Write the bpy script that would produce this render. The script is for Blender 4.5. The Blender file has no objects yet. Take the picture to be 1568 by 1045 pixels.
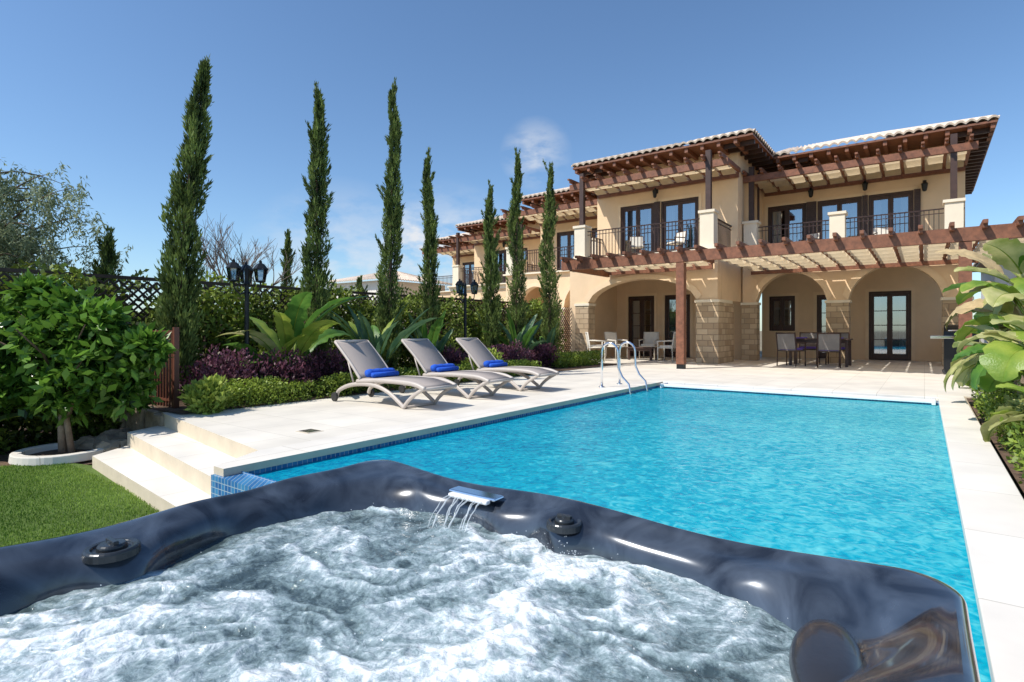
import bpy, math, random
import numpy as np
from mathutils import Vector, Matrix, noise
random.seed(7); rng=np.random.default_rng(7)
scene=bpy.context.scene
COL=scene.collection
scene.view_settings.view_transform='Standard'
scene.view_settings.look='None'
scene.view_settings.exposure=0

# ---------------------------------------------------------------- materials
def new_mat(name):
    m=bpy.data.materials.new(name); m.use_nodes=True
    nt=m.node_tree; b=nt.nodes['Principled BSDF']
    return m,nt,b
def N(nt,t,**kw):
    n=nt.nodes.new(t)
    for k,v in kw.items(): setattr(n,k,v)
    return n
def c4(c): return (c[0],c[1],c[2],1)
def mul(c,k): return tuple(min(1,x*k) for x in c)
def coords(nt,scale=(1,1,1)):
    tc=N(nt,'ShaderNodeTexCoord'); mp=N(nt,'ShaderNodeMapping')
    mp.inputs['Scale'].default_value=scale
    nt.links.new(tc.outputs['Object'],mp.inputs['Vector']); return mp.outputs['Vector']
def mat(name,base,rough=.6,metal=0,ns=3,na=.15,bs=30,bst=.2,bd=.01,stretch=(1,1,1),base2=None,coat=0,spec=.5,trans=0):
    m,nt,b=new_mat(name)
    v=coords(nt,stretch)
    n=N(nt,'ShaderNodeTexNoise'); n.inputs['Scale'].default_value=ns; n.inputs['Detail'].default_value=5
    n.inputs['Roughness'].default_value=.65
    nt.links.new(v,n.inputs['Vector'])
    r=N(nt,'ShaderNodeValToRGB'); r.color_ramp.elements[0].position=.3; r.color_ramp.elements[1].position=.7
    r.color_ramp.elements[0].color=c4(mul(base,1-na)); r.color_ramp.elements[1].color=c4(base2 if base2 else mul(base,1+na))
    nt.links.new(n.outputs['Fac'],r.inputs['Fac']); nt.links.new(r.outputs['Color'],b.inputs['Base Color'])
    b.inputs['Roughness'].default_value=rough; b.inputs['Metallic'].default_value=metal
    b.inputs['Coat Weight'].default_value=coat; b.inputs['Specular IOR Level'].default_value=spec
    if bst>0:
        n2=N(nt,'ShaderNodeTexNoise'); n2.inputs['Scale'].default_value=bs; n2.inputs['Detail'].default_value=3
        nt.links.new(v,n2.inputs['Vector'])
        bp=N(nt,'ShaderNodeBump'); bp.inputs['Strength'].default_value=bst; bp.inputs['Distance'].default_value=bd
        nt.links.new(n2.outputs['Fac'],bp.inputs['Height']); nt.links.new(bp.outputs['Normal'],b.inputs['Normal'])
    if trans:
        t=N(nt,'ShaderNodeBsdfTranslucent'); nt.links.new(r.outputs['Color'],t.inputs['Color'])
        mx=N(nt,'ShaderNodeMixShader'); mx.inputs[0].default_value=trans
        nt.links.new(b.outputs[0],mx.inputs[1]); nt.links.new(t.outputs[0],mx.inputs[2]); nt.links.new(mx.outputs[0],nt.nodes['Material Output'].inputs['Surface'])
    return m
def leaf_mat(name,dark,light,rough=.5,trans=.25):
    m,nt,b=new_mat(name)
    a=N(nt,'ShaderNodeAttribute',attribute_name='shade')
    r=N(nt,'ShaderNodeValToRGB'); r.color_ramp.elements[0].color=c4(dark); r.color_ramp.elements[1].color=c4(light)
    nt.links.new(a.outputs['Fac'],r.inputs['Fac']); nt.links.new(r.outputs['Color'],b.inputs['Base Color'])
    b.inputs['Roughness'].default_value=rough; b.inputs['Specular IOR Level'].default_value=.35
    t=N(nt,'ShaderNodeBsdfTranslucent'); nt.links.new(r.outputs['Color'],t.inputs['Color'])
    mx=N(nt,'ShaderNodeMixShader'); mx.inputs[0].default_value=trans
    nt.links.new(b.outputs[0],mx.inputs[1]); nt.links.new(t.outputs[0],mx.inputs[2])
    nt.links.new(mx.outputs[0],nt.nodes['Material Output'].inputs['Surface']); return m
def brick_mat(name,c1,c2,mortar,scale,bw,bh,msz,rough=.6,axis='XY',offset=.5,bst=.3,var=.0):
    m,nt,b=new_mat(name)
    tc=N(nt,'ShaderNodeTexCoord'); vec=tc.outputs['Object']
    if axis!='XY':
        sp=N(nt,'ShaderNodeSeparateXYZ'); cb=N(nt,'ShaderNodeCombineXYZ'); nt.links.new(vec,sp.inputs[0])
        ad=N(nt,'ShaderNodeMath',operation='ADD'); nt.links.new(sp.outputs['X'],ad.inputs[0]); nt.links.new(sp.outputs['Y'],ad.inputs[1])
        nt.links.new(ad.outputs[0],cb.inputs['X']); nt.links.new(sp.outputs['Z'],cb.inputs['Y']); vec=cb.outputs[0]
    br=N(nt,'ShaderNodeTexBrick'); br.offset=offset
    br.inputs['Scale'].default_value=scale; br.inputs['Brick Width'].default_value=bw; br.inputs['Row Height'].default_value=bh
    br.inputs['Mortar Size'].default_value=msz; br.inputs['Color1'].default_value=c4(c1); br.inputs['Color2'].default_value=c4(c2)
    br.inputs['Mortar'].default_value=c4(mortar); br.inputs['Bias'].default_value=0
    nt.links.new(vec,br.inputs['Vector'])
    n=N(nt,'ShaderNodeTexNoise'); n.inputs['Scale'].default_value=1.7; n.inputs['Detail'].default_value=8; nt.links.new(tc.outputs['Object'],n.inputs['Vector'])
    mr=N(nt,'ShaderNodeMapRange'); mr.inputs[1].default_value=.3; mr.inputs[2].default_value=.7; mr.inputs[3].default_value=.86; mr.inputs[4].default_value=1.06
    nt.links.new(n.outputs['Fac'],mr.inputs[0])
    mx=N(nt,'ShaderNodeVectorMath',operation='SCALE'); nt.links.new(br.outputs['Color'],mx.inputs[0]); nt.links.new(mr.outputs[0],mx.inputs['Scale'])
    nt.links.new(mx.outputs[0],b.inputs['Base Color']); b.inputs['Roughness'].default_value=rough
    bp=N(nt,'ShaderNodeBump',invert=True); bp.inputs['Strength'].default_value=bst; bp.inputs['Distance'].default_value=.01
    nt.links.new(br.outputs['Fac'],bp.inputs['Height']); nt.links.new(bp.outputs['Normal'],b.inputs['Normal'])
    return m

M={}
M['stucco']=mat('stucco_wall',(.79,.575,.365),.85,ns=1.2,na=.07,bs=60,bst=.25)
M['arch']=mat('arch_trim',(.81,.61,.40),.85,ns=2,na=.06,bs=60,bst=.2)
M['cream']=mat('cream_plaster',(.80,.70,.54),.8,ns=2,na=.06,bs=60,bst=.2)
M['wood']=mat('stained_wood',(.21,.082,.042),.55,ns=3,na=.35,bs=40,bst=.3,stretch=(3,3,3))
M['darkwood']=mat('dark_wood',(.055,.026,.018),.5,ns=5,na=.3,bs=40,bst=.2)
M['metal']=mat('brown_iron',(.05,.025,.02),.45,.3,bst=0)
M['redmetal']=mat('red_brown_gate',(.14,.05,.03),.5,0,bst=0)
M['black']=mat('black_iron',(.02,.022,.024),.4,.5,bst=0)
M['canvas']=mat('shade_canvas',(.80,.66,.44),.9,ns=6,na=.1,bs=20,bst=.2,trans=.5)
M['tile']=mat('roof_tile',(.68,.56,.45),.85,ns=9,na=.3,bs=50,bst=.3)
M['stone']=brick_mat('stone_cladding',(.60,.46,.30),(.40,.28,.17),(.32,.23,.15),1,.33,.17,.010,.85,'XZ',.5,.8)
M['pave']=brick_mat('travertine_paving',(.80,.74,.64),(.76,.70,.60),(.58,.53,.44),1,.6,.6,.004,.6,'XY',.0,.15)
M['coping']=brick_mat('coping_stone',(.83,.78,.69),(.80,.74,.65),(.55,.5,.42),1,.6,.9,.004,.6,'XY',.0,.15)
M['riser']=mat('step_riser',(.62,.53,.40),.8,ns=4,na=.1)
M['mosaic']=brick_mat('blue_mosaic',(.02,.12,.34),(.06,.26,.50),(.35,.46,.54),1,.045,.045,.003,.2,'XZ',.0,.1)
M['poolfloor']=mat('pool_plaster',(.02,.66,.80),.5,ns=2.2,na=.12,bs=8,bst=0)
M['soil']=mat('soil',(.13,.08,.05),.95,ns=8,na=.4,bs=30,bst=.8,bd=.03)
M['earth']=mat('dry_earth',(.22,.18,.11),.95,ns=.3,na=.3,bs=8,bst=.5,bd=.05)
M['rock']=mat('garden_rock',(.34,.27,.19),.9,ns=6,na=.3,bs=14,bst=.8,bd=.03)
M['grass']=mat('artificial_turf',(.15,.25,.04),.9,ns=3,na=.25,bs=180,bst=1,bd=.03)
M['sling']=mat('lounger_sling',(.36,.31,.28),.8,ns=90,na=.12,bs=400,bst=.3,bd=.002)
M['resin']=mat('lounger_resin',(.50,.44,.39),.45,bst=0,na=.04)
M['towel']=mat('blue_towel',(.015,.10,.55),.95,ns=40,na=.2,bs=200,bst=.6,bd=.004)
M['rubber']=mat('rubber',(.03,.03,.03),.6,bst=0)
M['chrome']=mat('chrome',(.75,.77,.8),.12,1,bst=0,na=.03)
M['white']=mat('white_plastic',(.8,.8,.8),.4,bst=0,na=.03)
M['pad']=mat('cream_cushion',(.76,.71,.62),.9,ns=10,na=.06)
M['purple']=mat('violet_napkin',(.16,.10,.45),.9)
M['chairg']=mat('grey_chair_mesh',(.20,.18,.165),.7)
M['curtain']=mat('curtain',(.66,.65,.63),.9,ns=4,na=.2,stretch=(8,8,.2))
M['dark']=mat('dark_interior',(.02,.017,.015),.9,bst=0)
M['bark']=mat('bark',(.14,.09,.06),.9,ns=12,na=.4,bs=40,bst=.8,stretch=(2,2,.5))
M['palebark']=mat('pale_bark',(.30,.22,.15),.9,ns=12,na=.3,bs=40,bst=.6)
M['twig']=mat('grey_twig',(.22,.17,.14),.9)
M['whitewall']=mat('white_wall',(.76,.72,.66),.9,ns=1,na=.06)
M['skirt']=mat('tub_cabinet',(.17,.10,.06),.5,ns=5,na=.3,stretch=(1,1,6))
M['knob']=mat('knob_dark',(.035,.04,.045),.25,.3,bst=0)
M['pillow']=mat('tub_pillow',(.03,.03,.034),.3,bst=.1,coat=.3)
m,nt,b=new_mat('window_glass'); M['glass']=m
fr=N(nt,'ShaderNodeFresnel'); fr.inputs['IOR'].default_value=1.7
tr=N(nt,'ShaderNodeBsdfTransparent'); tr.inputs['Color'].default_value=(.5,.6,.68,1)
gl=N(nt,'ShaderNodeBsdfGlossy'); gl.inputs['Roughness'].default_value=.03; gl.inputs['Color'].default_value=(.85,.93,1,1)
mp=N(nt,'ShaderNodeMath',operation='MULTIPLY_ADD'); mp.inputs[1].default_value=1.3; mp.inputs[2].default_value=.25; mp.use_clamp=True
mx=N(nt,'ShaderNodeMixShader'); nt.links.new(fr.outputs[0],mp.inputs[0]); nt.links.new(mp.outputs[0],mx.inputs[0])
nt.links.new(tr.outputs[0],mx.inputs[1]); nt.links.new(gl.outputs[0],mx.inputs[2]); nt.links.new(mx.outputs[0],nt.nodes['Material Output'].inputs['Surface'])
# pool water
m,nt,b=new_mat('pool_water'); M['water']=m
v=coords(nt)
n1=N(nt,'ShaderNodeTexNoise'); n1.inputs['Scale'].default_value=13; n1.inputs['Detail'].default_value=5; n1.inputs['Distortion'].default_value=1.4
n2=N(nt,'ShaderNodeTexNoise'); n2.inputs['Scale'].default_value=1.3; n2.inputs['Detail'].default_value=3
nt.links.new(v,n1.inputs['Vector']); nt.links.new(v,n2.inputs['Vector'])
ad=N(nt,'ShaderNodeMath',operation='ADD'); nt.links.new(n1.outputs['Fac'],ad.inputs[0]); nt.links.new(n2.outputs['Fac'],ad.inputs[1])
bp=N(nt,'ShaderNodeBump'); bp.inputs['Strength'].default_value=.42; bp.inputs['Distance'].default_value=.02; nt.links.new(ad.outputs[0],bp.inputs['Height'])
fr=N(nt,'ShaderNodeFresnel'); fr.inputs['IOR'].default_value=1.22; nt.links.new(bp.outputs[0],fr.inputs['Normal'])
fm=N(nt,'ShaderNodeMath',operation='MULTIPLY'); fm.inputs[1].default_value=.72; nt.links.new(fr.outputs[0],fm.inputs[0])
gl=N(nt,'ShaderNodeBsdfGlossy'); gl.inputs['Roughness'].default_value=.04; nt.links.new(bp.outputs[0],gl.inputs['Normal'])
tr=N(nt,'ShaderNodeBsdfTransparent'); tr.inputs['Color'].default_value=(.25,.94,.97,1)
df=N(nt,'ShaderNodeBsdfDiffuse')
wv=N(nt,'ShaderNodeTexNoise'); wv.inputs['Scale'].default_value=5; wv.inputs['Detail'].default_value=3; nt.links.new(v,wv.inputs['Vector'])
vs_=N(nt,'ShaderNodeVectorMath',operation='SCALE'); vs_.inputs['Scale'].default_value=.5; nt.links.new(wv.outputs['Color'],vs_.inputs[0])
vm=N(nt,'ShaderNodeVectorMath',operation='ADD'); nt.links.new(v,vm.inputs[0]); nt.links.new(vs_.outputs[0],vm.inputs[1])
vr=N(nt,'ShaderNodeTexVoronoi',feature='SMOOTH_F1'); vr.inputs['Scale'].default_value=11; nt.links.new(vm.outputs[0],vr.inputs['Vector'])  # ripple cells, mixed with fine noise: caustic-like sparkle painted into the diffuse colour
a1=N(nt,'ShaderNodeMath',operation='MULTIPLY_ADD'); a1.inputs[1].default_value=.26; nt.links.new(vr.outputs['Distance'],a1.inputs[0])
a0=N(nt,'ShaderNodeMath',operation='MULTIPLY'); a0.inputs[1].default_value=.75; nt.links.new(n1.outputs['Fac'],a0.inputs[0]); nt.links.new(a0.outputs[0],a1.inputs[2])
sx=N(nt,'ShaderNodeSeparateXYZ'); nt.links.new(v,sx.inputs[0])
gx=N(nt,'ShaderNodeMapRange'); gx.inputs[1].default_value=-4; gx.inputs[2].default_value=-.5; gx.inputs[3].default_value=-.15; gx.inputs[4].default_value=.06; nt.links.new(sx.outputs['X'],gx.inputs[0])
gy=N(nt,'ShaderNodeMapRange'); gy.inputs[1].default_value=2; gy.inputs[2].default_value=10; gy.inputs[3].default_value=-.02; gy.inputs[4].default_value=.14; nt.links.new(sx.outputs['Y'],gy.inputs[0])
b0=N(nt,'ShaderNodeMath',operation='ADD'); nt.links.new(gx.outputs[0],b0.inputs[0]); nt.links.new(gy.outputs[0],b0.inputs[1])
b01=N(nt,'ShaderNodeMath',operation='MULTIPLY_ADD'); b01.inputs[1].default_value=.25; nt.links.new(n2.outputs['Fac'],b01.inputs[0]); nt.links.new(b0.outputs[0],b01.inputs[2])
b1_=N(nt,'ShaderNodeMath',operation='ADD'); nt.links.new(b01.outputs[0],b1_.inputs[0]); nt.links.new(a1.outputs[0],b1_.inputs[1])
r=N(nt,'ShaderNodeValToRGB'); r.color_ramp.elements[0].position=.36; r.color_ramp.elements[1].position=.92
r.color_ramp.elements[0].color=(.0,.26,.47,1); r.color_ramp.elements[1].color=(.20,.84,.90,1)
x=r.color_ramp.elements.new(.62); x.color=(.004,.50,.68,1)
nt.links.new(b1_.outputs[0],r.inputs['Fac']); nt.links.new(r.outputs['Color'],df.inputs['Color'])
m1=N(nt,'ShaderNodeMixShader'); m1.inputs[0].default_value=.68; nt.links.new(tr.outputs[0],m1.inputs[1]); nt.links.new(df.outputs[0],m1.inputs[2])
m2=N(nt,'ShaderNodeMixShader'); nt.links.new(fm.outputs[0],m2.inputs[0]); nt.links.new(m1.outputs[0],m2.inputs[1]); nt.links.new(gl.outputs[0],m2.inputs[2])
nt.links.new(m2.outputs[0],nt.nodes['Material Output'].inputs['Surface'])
# tub shell
m,nt,b=new_mat('tub_acrylic'); M['shell']=m
v=coords(nt); n1=N(nt,'ShaderNodeTexNoise'); n1.inputs['Scale'].default_value=5; n1.inputs['Detail'].default_value=9; n1.inputs['Distortion'].default_value=1.5; nt.links.new(v,n1.inputs['Vector'])
r=N(nt,'ShaderNodeValToRGB'); r.color_ramp.elements[0].position=.35; r.color_ramp.elements[1].position=.72
r.color_ramp.elements[0].color=(.018,.022,.031,1); r.color_ramp.elements[1].color=(.085,.105,.135,1)
nt.links.new(n1.outputs['Fac'],r.inputs['Fac']); nt.links.new(r.outputs['Color'],b.inputs['Base Color'])
b.inputs['Roughness'].default_value=.2; b.inputs['Metallic'].default_value=.2; b.inputs['Coat Weight'].default_value=.7; b.inputs['Coat Roughness'].default_value=.05
# tub water: clear water + foam
m,nt,b=new_mat('tub_bubbling_water'); M['foam']=m
a=N(nt,'ShaderNodeAttribute',attribute_name='foam')
v=coords(nt)
n1=N(nt,'ShaderNodeTexNoise'); n1.inputs['Scale'].default_value=9; n1.inputs['Detail'].default_value=9; n1.inputs['Roughness'].default_value=.66; n1.inputs['Distortion'].default_value=2.0; nt.links.new(v,n1.inputs['Vector'])
n4=N(nt,'ShaderNodeTexNoise'); n4.inputs['Scale'].default_value=90; n4.inputs['Detail'].default_value=4; n4.inputs['Roughness'].default_value=.8; nt.links.new(v,n4.inputs['Vector'])
s1=N(nt,'ShaderNodeMath',operation='MULTIPLY_ADD'); s1.inputs[1].default_value=1.7; s1.inputs[2].default_value=-.82; nt.links.new(n1.outputs['Fac'],s1.inputs[0])
s2=N(nt,'ShaderNodeMath',operation='MULTIPLY_ADD'); s2.inputs[1].default_value=.8; s2.inputs[2].default_value=-.38; nt.links.new(n4.outputs['Fac'],s2.inputs[0])
s3=N(nt,'ShaderNodeMath',operation='ADD'); nt.links.new(s1.outputs[0],s3.inputs[0]); nt.links.new(s2.outputs[0],s3.inputs[1])
s4=N(nt,'ShaderNodeMath',operation='ADD'); nt.links.new(s3.outputs[0],s4.inputs[0]); nt.links.new(a.outputs['Fac'],s4.inputs[1])
r=N(nt,'ShaderNodeValToRGB'); e=r.color_ramp.elements; e[0].position=.08; e[0].color=(.05,.075,.08,1); e[1].position=.98; e[1].color=(.86,.89,.90,1)
x=e.new(.36); x.color=(.16,.22,.23,1); x=e.new(.60); x.color=(.31,.39,.41,1); x=e.new(.78); x.color=(.55,.62,.64,1)
nt.links.new(s4.outputs[0],r.inputs['Fac']); nt.links.new(r.outputs['Color'],b.inputs['Base Color'])
b.inputs['Roughness'].default_value=.07; b.inputs['Specular IOR Level'].default_value=.6
n3=N(nt,'ShaderNodeTexNoise'); n3.inputs['Scale'].default_value=36; n3.inputs['Detail'].default_value=5; n3.inputs['Distortion'].default_value=1.0; nt.links.new(v,n3.inputs['Vector'])
bp=N(nt,'ShaderNodeBump'); bp.inputs['Strength'].default_value=.5; bp.inputs['Distance'].default_value=.015; nt.links.new(n3.outputs['Fac'],bp.inputs['Height']); nt.links.new(bp.outputs[0],b.inputs['Normal'])
m,nt,b=new_mat('splash_water'); M['splash']=m
b.inputs['Base Color'].default_value=(.85,.9,.92,1); b.inputs['Roughness'].default_value=.05; b.inputs['Alpha'].default_value=.4
# foliage
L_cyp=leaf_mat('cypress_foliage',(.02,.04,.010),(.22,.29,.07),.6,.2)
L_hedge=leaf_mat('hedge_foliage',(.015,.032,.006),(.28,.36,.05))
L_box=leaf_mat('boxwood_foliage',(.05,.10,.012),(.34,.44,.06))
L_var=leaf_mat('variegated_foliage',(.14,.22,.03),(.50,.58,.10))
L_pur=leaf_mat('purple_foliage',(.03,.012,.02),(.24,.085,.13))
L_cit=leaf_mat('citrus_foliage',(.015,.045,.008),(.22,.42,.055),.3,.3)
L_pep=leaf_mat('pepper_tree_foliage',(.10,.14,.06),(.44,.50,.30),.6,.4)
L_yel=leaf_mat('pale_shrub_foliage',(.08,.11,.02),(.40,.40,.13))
def bananamat(name,c1,c2):
    m,nt,b=new_mat(name); v=coords(nt)
    n=N(nt,'ShaderNodeTexNoise'); n.inputs['Scale'].default_value=5; n.inputs['Detail'].default_value=4; nt.links.new(v,n.inputs['Vector'])
    r=N(nt,'ShaderNodeValToRGB'); r.color_ramp.elements[0].position=.35; r.color_ramp.elements[1].position=.65; r.color_ramp.elements[0].color=c4(c1); r.color_ramp.elements[1].color=c4(c2)
    nt.links.new(n.outputs['Fac'],r.inputs['Fac']); nt.links.new(r.outputs['Color'],b.inputs['Base Color']); b.inputs['Roughness'].default_value=.4
    t=N(nt,'ShaderNodeBsdfTranslucent'); nt.links.new(r.outputs['Color'],t.inputs['Color'])
    w2=N(nt,'ShaderNodeTexNoise'); w2.inputs['Scale'].default_value=60; nt.links.new(v,w2.inputs['Vector'])
    bp=N(nt,'ShaderNodeBump'); bp.inputs['Strength'].default_value=.4; bp.inputs['Distance'].default_value=.01; nt.links.new(w2.outputs['Fac'],bp.inputs['Height']); nt.links.new(bp.outputs[0],b.inputs['Normal'])
    mx=N(nt,'ShaderNodeMixShader'); mx.inputs[0].default_value=.35
    nt.links.new(b.outputs[0],mx.inputs[1]); nt.links.new(t.outputs[0],mx.inputs[2]); nt.links.new(mx.outputs[0],nt.nodes['Material Output'].inputs['Surface']); return m
B1=bananamat('banana_leaf_green',(.07,.18,.03),(.15,.30,.05))
B2=bananamat('banana_leaf_lime',(.18,.30,.035),(.36,.44,.07))
B3=bananamat('banana_leaf_yellow',(.34,.38,.10),(.66,.60,.27))
B4=bananamat('blue_green_leaf',(.05,.12,.06),(.13,.23,.11))
B5=mat('dry_leaf',(.42,.31,.16),.8,ns=8,na=.3)

# ---------------------------------------------------------------- builders
def group(name,loc=(0,0,0)):
    e=bpy.data.objects.new(name,None); COL.objects.link(e); e.location=(0,0,0); e.empty_display_size=.2; return e
class MB:
    def __init__(s): s.v=[];s.f=[];s.m=[];s.mats=[];s.M=None
    def mi(s,m):
        if m not in s.mats: s.mats.append(m)
        return s.mats.index(m)
    def add(s,vs,fs,m):
        o=len(s.v); k=s.mi(m)
        for p in vs:
            p=Vector(p)
            if s.M is not None: p=s.M@p
            s.v.append(tuple(p))
        for f in fs: s.f.append(tuple(i+o for i in f)); s.m.append(k)
    def box(s,x0,x1,y0,y1,z0,z1,m):
        vs=[(x0,y0,z0),(x1,y0,z0),(x1,y1,z0),(x0,y1,z0),(x0,y0,z1),(x1,y0,z1),(x1,y1,z1),(x0,y1,z1)]
        s.add(vs,[(0,3,2,1),(4,5,6,7),(0,1,5,4),(1,2,6,5),(2,3,7,6),(3,0,4,7)],m)
    def beam(s,p0,p1,w,h,m):
        p0=Vector(p0);p1=Vector(p1);d=(p1-p0).normalized()
        up=Vector((0,0,1)) if abs(d.z)<.95 else Vector((0,1,0))
        a=d.cross(up).normalized()*w/2; b=a.cross(d).normalized()*h/2
        vs=[p0-a-b,p0+a-b,p0+a+b,p0-a+b,p1-a-b,p1+a-b,p1+a+b,p1-a+b]
        s.add(vs,[(0,1,2,3),(7,6,5,4),(0,4,5,1),(1,5,6,2),(2,6,7,3),(3,7,4,0)],m)
    def tube(s,pts,r,m,n=8,sq=1):
        pts=[Vector(p) for p in pts]; R=r if isinstance(r,(list,tuple)) else [r]*len(pts)
        vs=[];fs=[]
        prev=None
        for i,p in enumerate(pts):
            d=(pts[min(i+1,len(pts)-1)]-pts[max(i-1,0)]).normalized()
            if prev is None:
                a=d.cross(Vector((0,0,1)))
                if a.length<.1: a=d.cross(Vector((1,0,0)))
            else: a=prev-d*prev.dot(d)
            a.normalize(); prev=a; b=d.cross(a)
            for k in range(n):
                t=2*math.pi*k/n; vs.append(p+(a*math.cos(t)+b*math.sin(t)*sq)*R[i])
        for i in range(len(pts)-1):
            for k in range(n):
                fs.append((i*n+k,i*n+(k+1)%n,(i+1)*n+(k+1)%n,(i+1)*n+k))
        fs.append(tuple(range(n))[::-1]); fs.append(tuple((len(pts)-1)*n+k for k in range(n)))
        s.add(vs,fs,m)
    def lathe(s,c,prof,m,n=24):
        vs=[];fs=[]
        for (r,z) in prof:
            for k in range(n):
                t=2*math.pi*k/n; vs.append((c[0]+r*math.cos(t),c[1]+r*math.sin(t),c[2]+z))
        for i in range(len(prof)-1):
            for k in range(n): fs.append((i*n+k,i*n+(k+1)%n,(i+1)*n+(k+1)%n,(i+1)*n+k))
        fs.append(tuple((len(prof)-1)*n+k for k in range(n)))
        s.add(vs,fs,m)
    def grid(s,rows,m):
        n=len(rows[0]); vs=[p for r in rows for p in r]
        s.add(vs,[(i*n+j,i*n+j+1,(i+1)*n+j+1,(i+1)*n+j) for i in range(len(rows)-1) for j in range(n-1)],m)
    def done(s,name,parent=None,smooth=False,bevel=0,sub=0):
        me=bpy.data.meshes.new(name); me.from_pydata(s.v,[],s.f)
        for m in s.mats: me.materials.append(m)
        me.polygons.foreach_set('material_index',s.m)
        if smooth: me.polygons.foreach_set('use_smooth',[True]*len(me.polygons))
        me.update()
        o=bpy.data.objects.new(name,me); COL.objects.link(o)
        if parent: o.parent=parent
        if bevel:
            b=o.modifiers.new('bevel','BEVEL'); b.width=bevel; b.segments=2; b.limit_method='ANGLE'
        if sub:
            b=o.modifiers.new('sub','SUBSURF'); b.levels=sub; b.render_levels=sub
        return o
def leaves(name,C,D,L,W,S,m,parent=None):
    n=len(C); C=np.asarray(C,float); D=np.asarray(D,float); D=D/np.linalg.norm(D,axis=1,keepdims=True)
    R=rng.normal(size=(n,3)); P=np.cross(D,R); P/=np.linalg.norm(P,axis=1,keepdims=True)+1e-9
    L=np.broadcast_to(L,(n,)).reshape(n,1); W=np.broadcast_to(W,(n,)).reshape(n,1)
    V=np.stack([C,C+D*L*.5+P*W*.5,C+D*L,C+D*L*.5-P*W*.5],1).reshape(-1,3)
    me=bpy.data.meshes.new(name); me.from_pydata(V.tolist(),[],np.arange(4*n).reshape(n,4).tolist())
    at=me.attributes.new('shade','FLOAT','POINT'); at.data.foreach_set('value',np.repeat(np.clip(S,0,1),4).astype(np.float32))
    me.materials.append(m); me.update()
    o=bpy.data.objects.new(name,me); COL.objects.link(o)
    if parent: o.parent=parent
    return o
def nz(P,s,off=0): return np.array([noise.noise(Vector((p[0]*s+off,p[1]*s,p[2]*s))) for p in P])
def rdir(n,up=.3):
    D=rng.normal(size=(n,3)); D/=np.linalg.norm(D,axis=1,keepdims=True); D[:,2]+=up; return D

# ---------------------------------------------------------------- ground
mb=MB(); mb.grid([[(-600,-600,-.5),(600,-600,-.5)],[(-600,600,-.5),(600,600,-.5)]],M['earth']); mb.done('ground')
mb=MB()
mb.add([(-7.75,-4,-.42),(2,-4,-.42),(2,2.1,-.42),(-4,2.1,-.42),(-6.3,2.35,-.42),(-7.45,2.0,-.42),(-7.95,1.2,-.42)],[(0,1,2,3,4,5,6)],M['grass']); lawn=mb.done('lawn')
n=60000
C=np.c_[rng.uniform(-7.7,-3.0,n),rng.uniform(-.1,2.0,n),np.full(n,-.42)]
gs=.5+.9*nz(C,1.1)+rng.normal(0,.25,n)
leaves('lawn_grass_blades',C,rdir(n,1.8)*[.5,.5,1],rng.uniform(.012,.03,n),.006,gs,leaf_mat('turf_blades',(.08,.17,.018),(.33,.47,.085)),lawn)
mb=MB(); mb.grid([[(-14,-4,-.46),(-7.2,-4,-.44)],[(-14,3.0,-.46),(-7.2,3.0,-.44)]],M['soil'])
mb.grid([[(-10,3.0,-.02),(-7.0,3.0,.015)],[(-10,15,-.02),(-7.0,15,.015)]],M['soil'])
mb.grid([[(.5,2,-.02),(6,2,-.02)],[(.5,14,-.02),(6,14,-.02)]],M['soil'])
mb.done('soil_bed')

# ---------------------------------------------------------------- patio + steps
def prism(mb,pts,z0,z1,mt,ms):
    n=len(pts); mb.add([(p[0],p[1],z1) for p in pts],[tuple(range(n))],mt)
    for i in range(n):
        a=pts[i];b=pts[(i+1)%n]
        mb.add([(a[0],a[1],z0),(b[0],b[1],z0),(b[0],b[1],z1),(a[0],a[1],z1)],[(0,1,2,3)],ms)
mb=MB()
prism(mb,[(-7.4,2.95),(-4.42,2.5),(-4.42,10.75),(-7.1,10.75)],-.5,0,M['pave'],M['riser'])
prism(mb,[(-10.0,10.75),(2.2,10.75),(2.2,13.8),(5,13.8),(5,24),(-16,24),(-16,14.5),(-7.9,14.5),(-7.5,10.75)],-.5,0,M['pave'],M['riser'])
prism(mb,[(-7.4,2.95),(-7.2,2.52),(-4.18,2.1),(-4.18,2.45),(-4.42,2.5)],-.5,-.15,M['coping'],M['riser'])
prism(mb,[(-7.2,2.52),(-6.9,2.1),(-4.2,1.84),(-4.18,2.1)],-.5,-.30,M['coping'],M['riser'])
mb.done('patio_terrace')
mb=MB()
prism(mb,[(-4.17,2.01),(-4.03,2.01),(-4.03,10.34),(-4.03,10.75),(-4.42,10.75),(-4.42,2.49)],-.05,.006,M['coping'],M['riser'])
mb.add([(-4.17,2.01,-.05),(-4.03,2.01,-.05),(-4.03,10.75,-.05),(-4.42,10.75,-.05),(-4.42,2.49,-.05)],[(4,3,2,1,0)],M['riser'])
mb.box(-4.03,.16,10.34,10.75,-.05,.006,M['coping'])
mb.box(.16,.47,1.9,10.75,-.05,.006,M['coping'])
mb.box(.2,.5,-1,1.9,-.5,-.0,M['riser'])
mb.done('pool_coping',bevel=.006)
mb=MB()
for i in range(8): mb.box(-4.95+i*.022,-4.935+i*.022,3.2,3.34,.0025,.007,M['chrome'])
mb.box(-4.97,-4.765,3.18,3.36,.0,.0024,M['riser']); mb.done('drain_grate')
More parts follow.
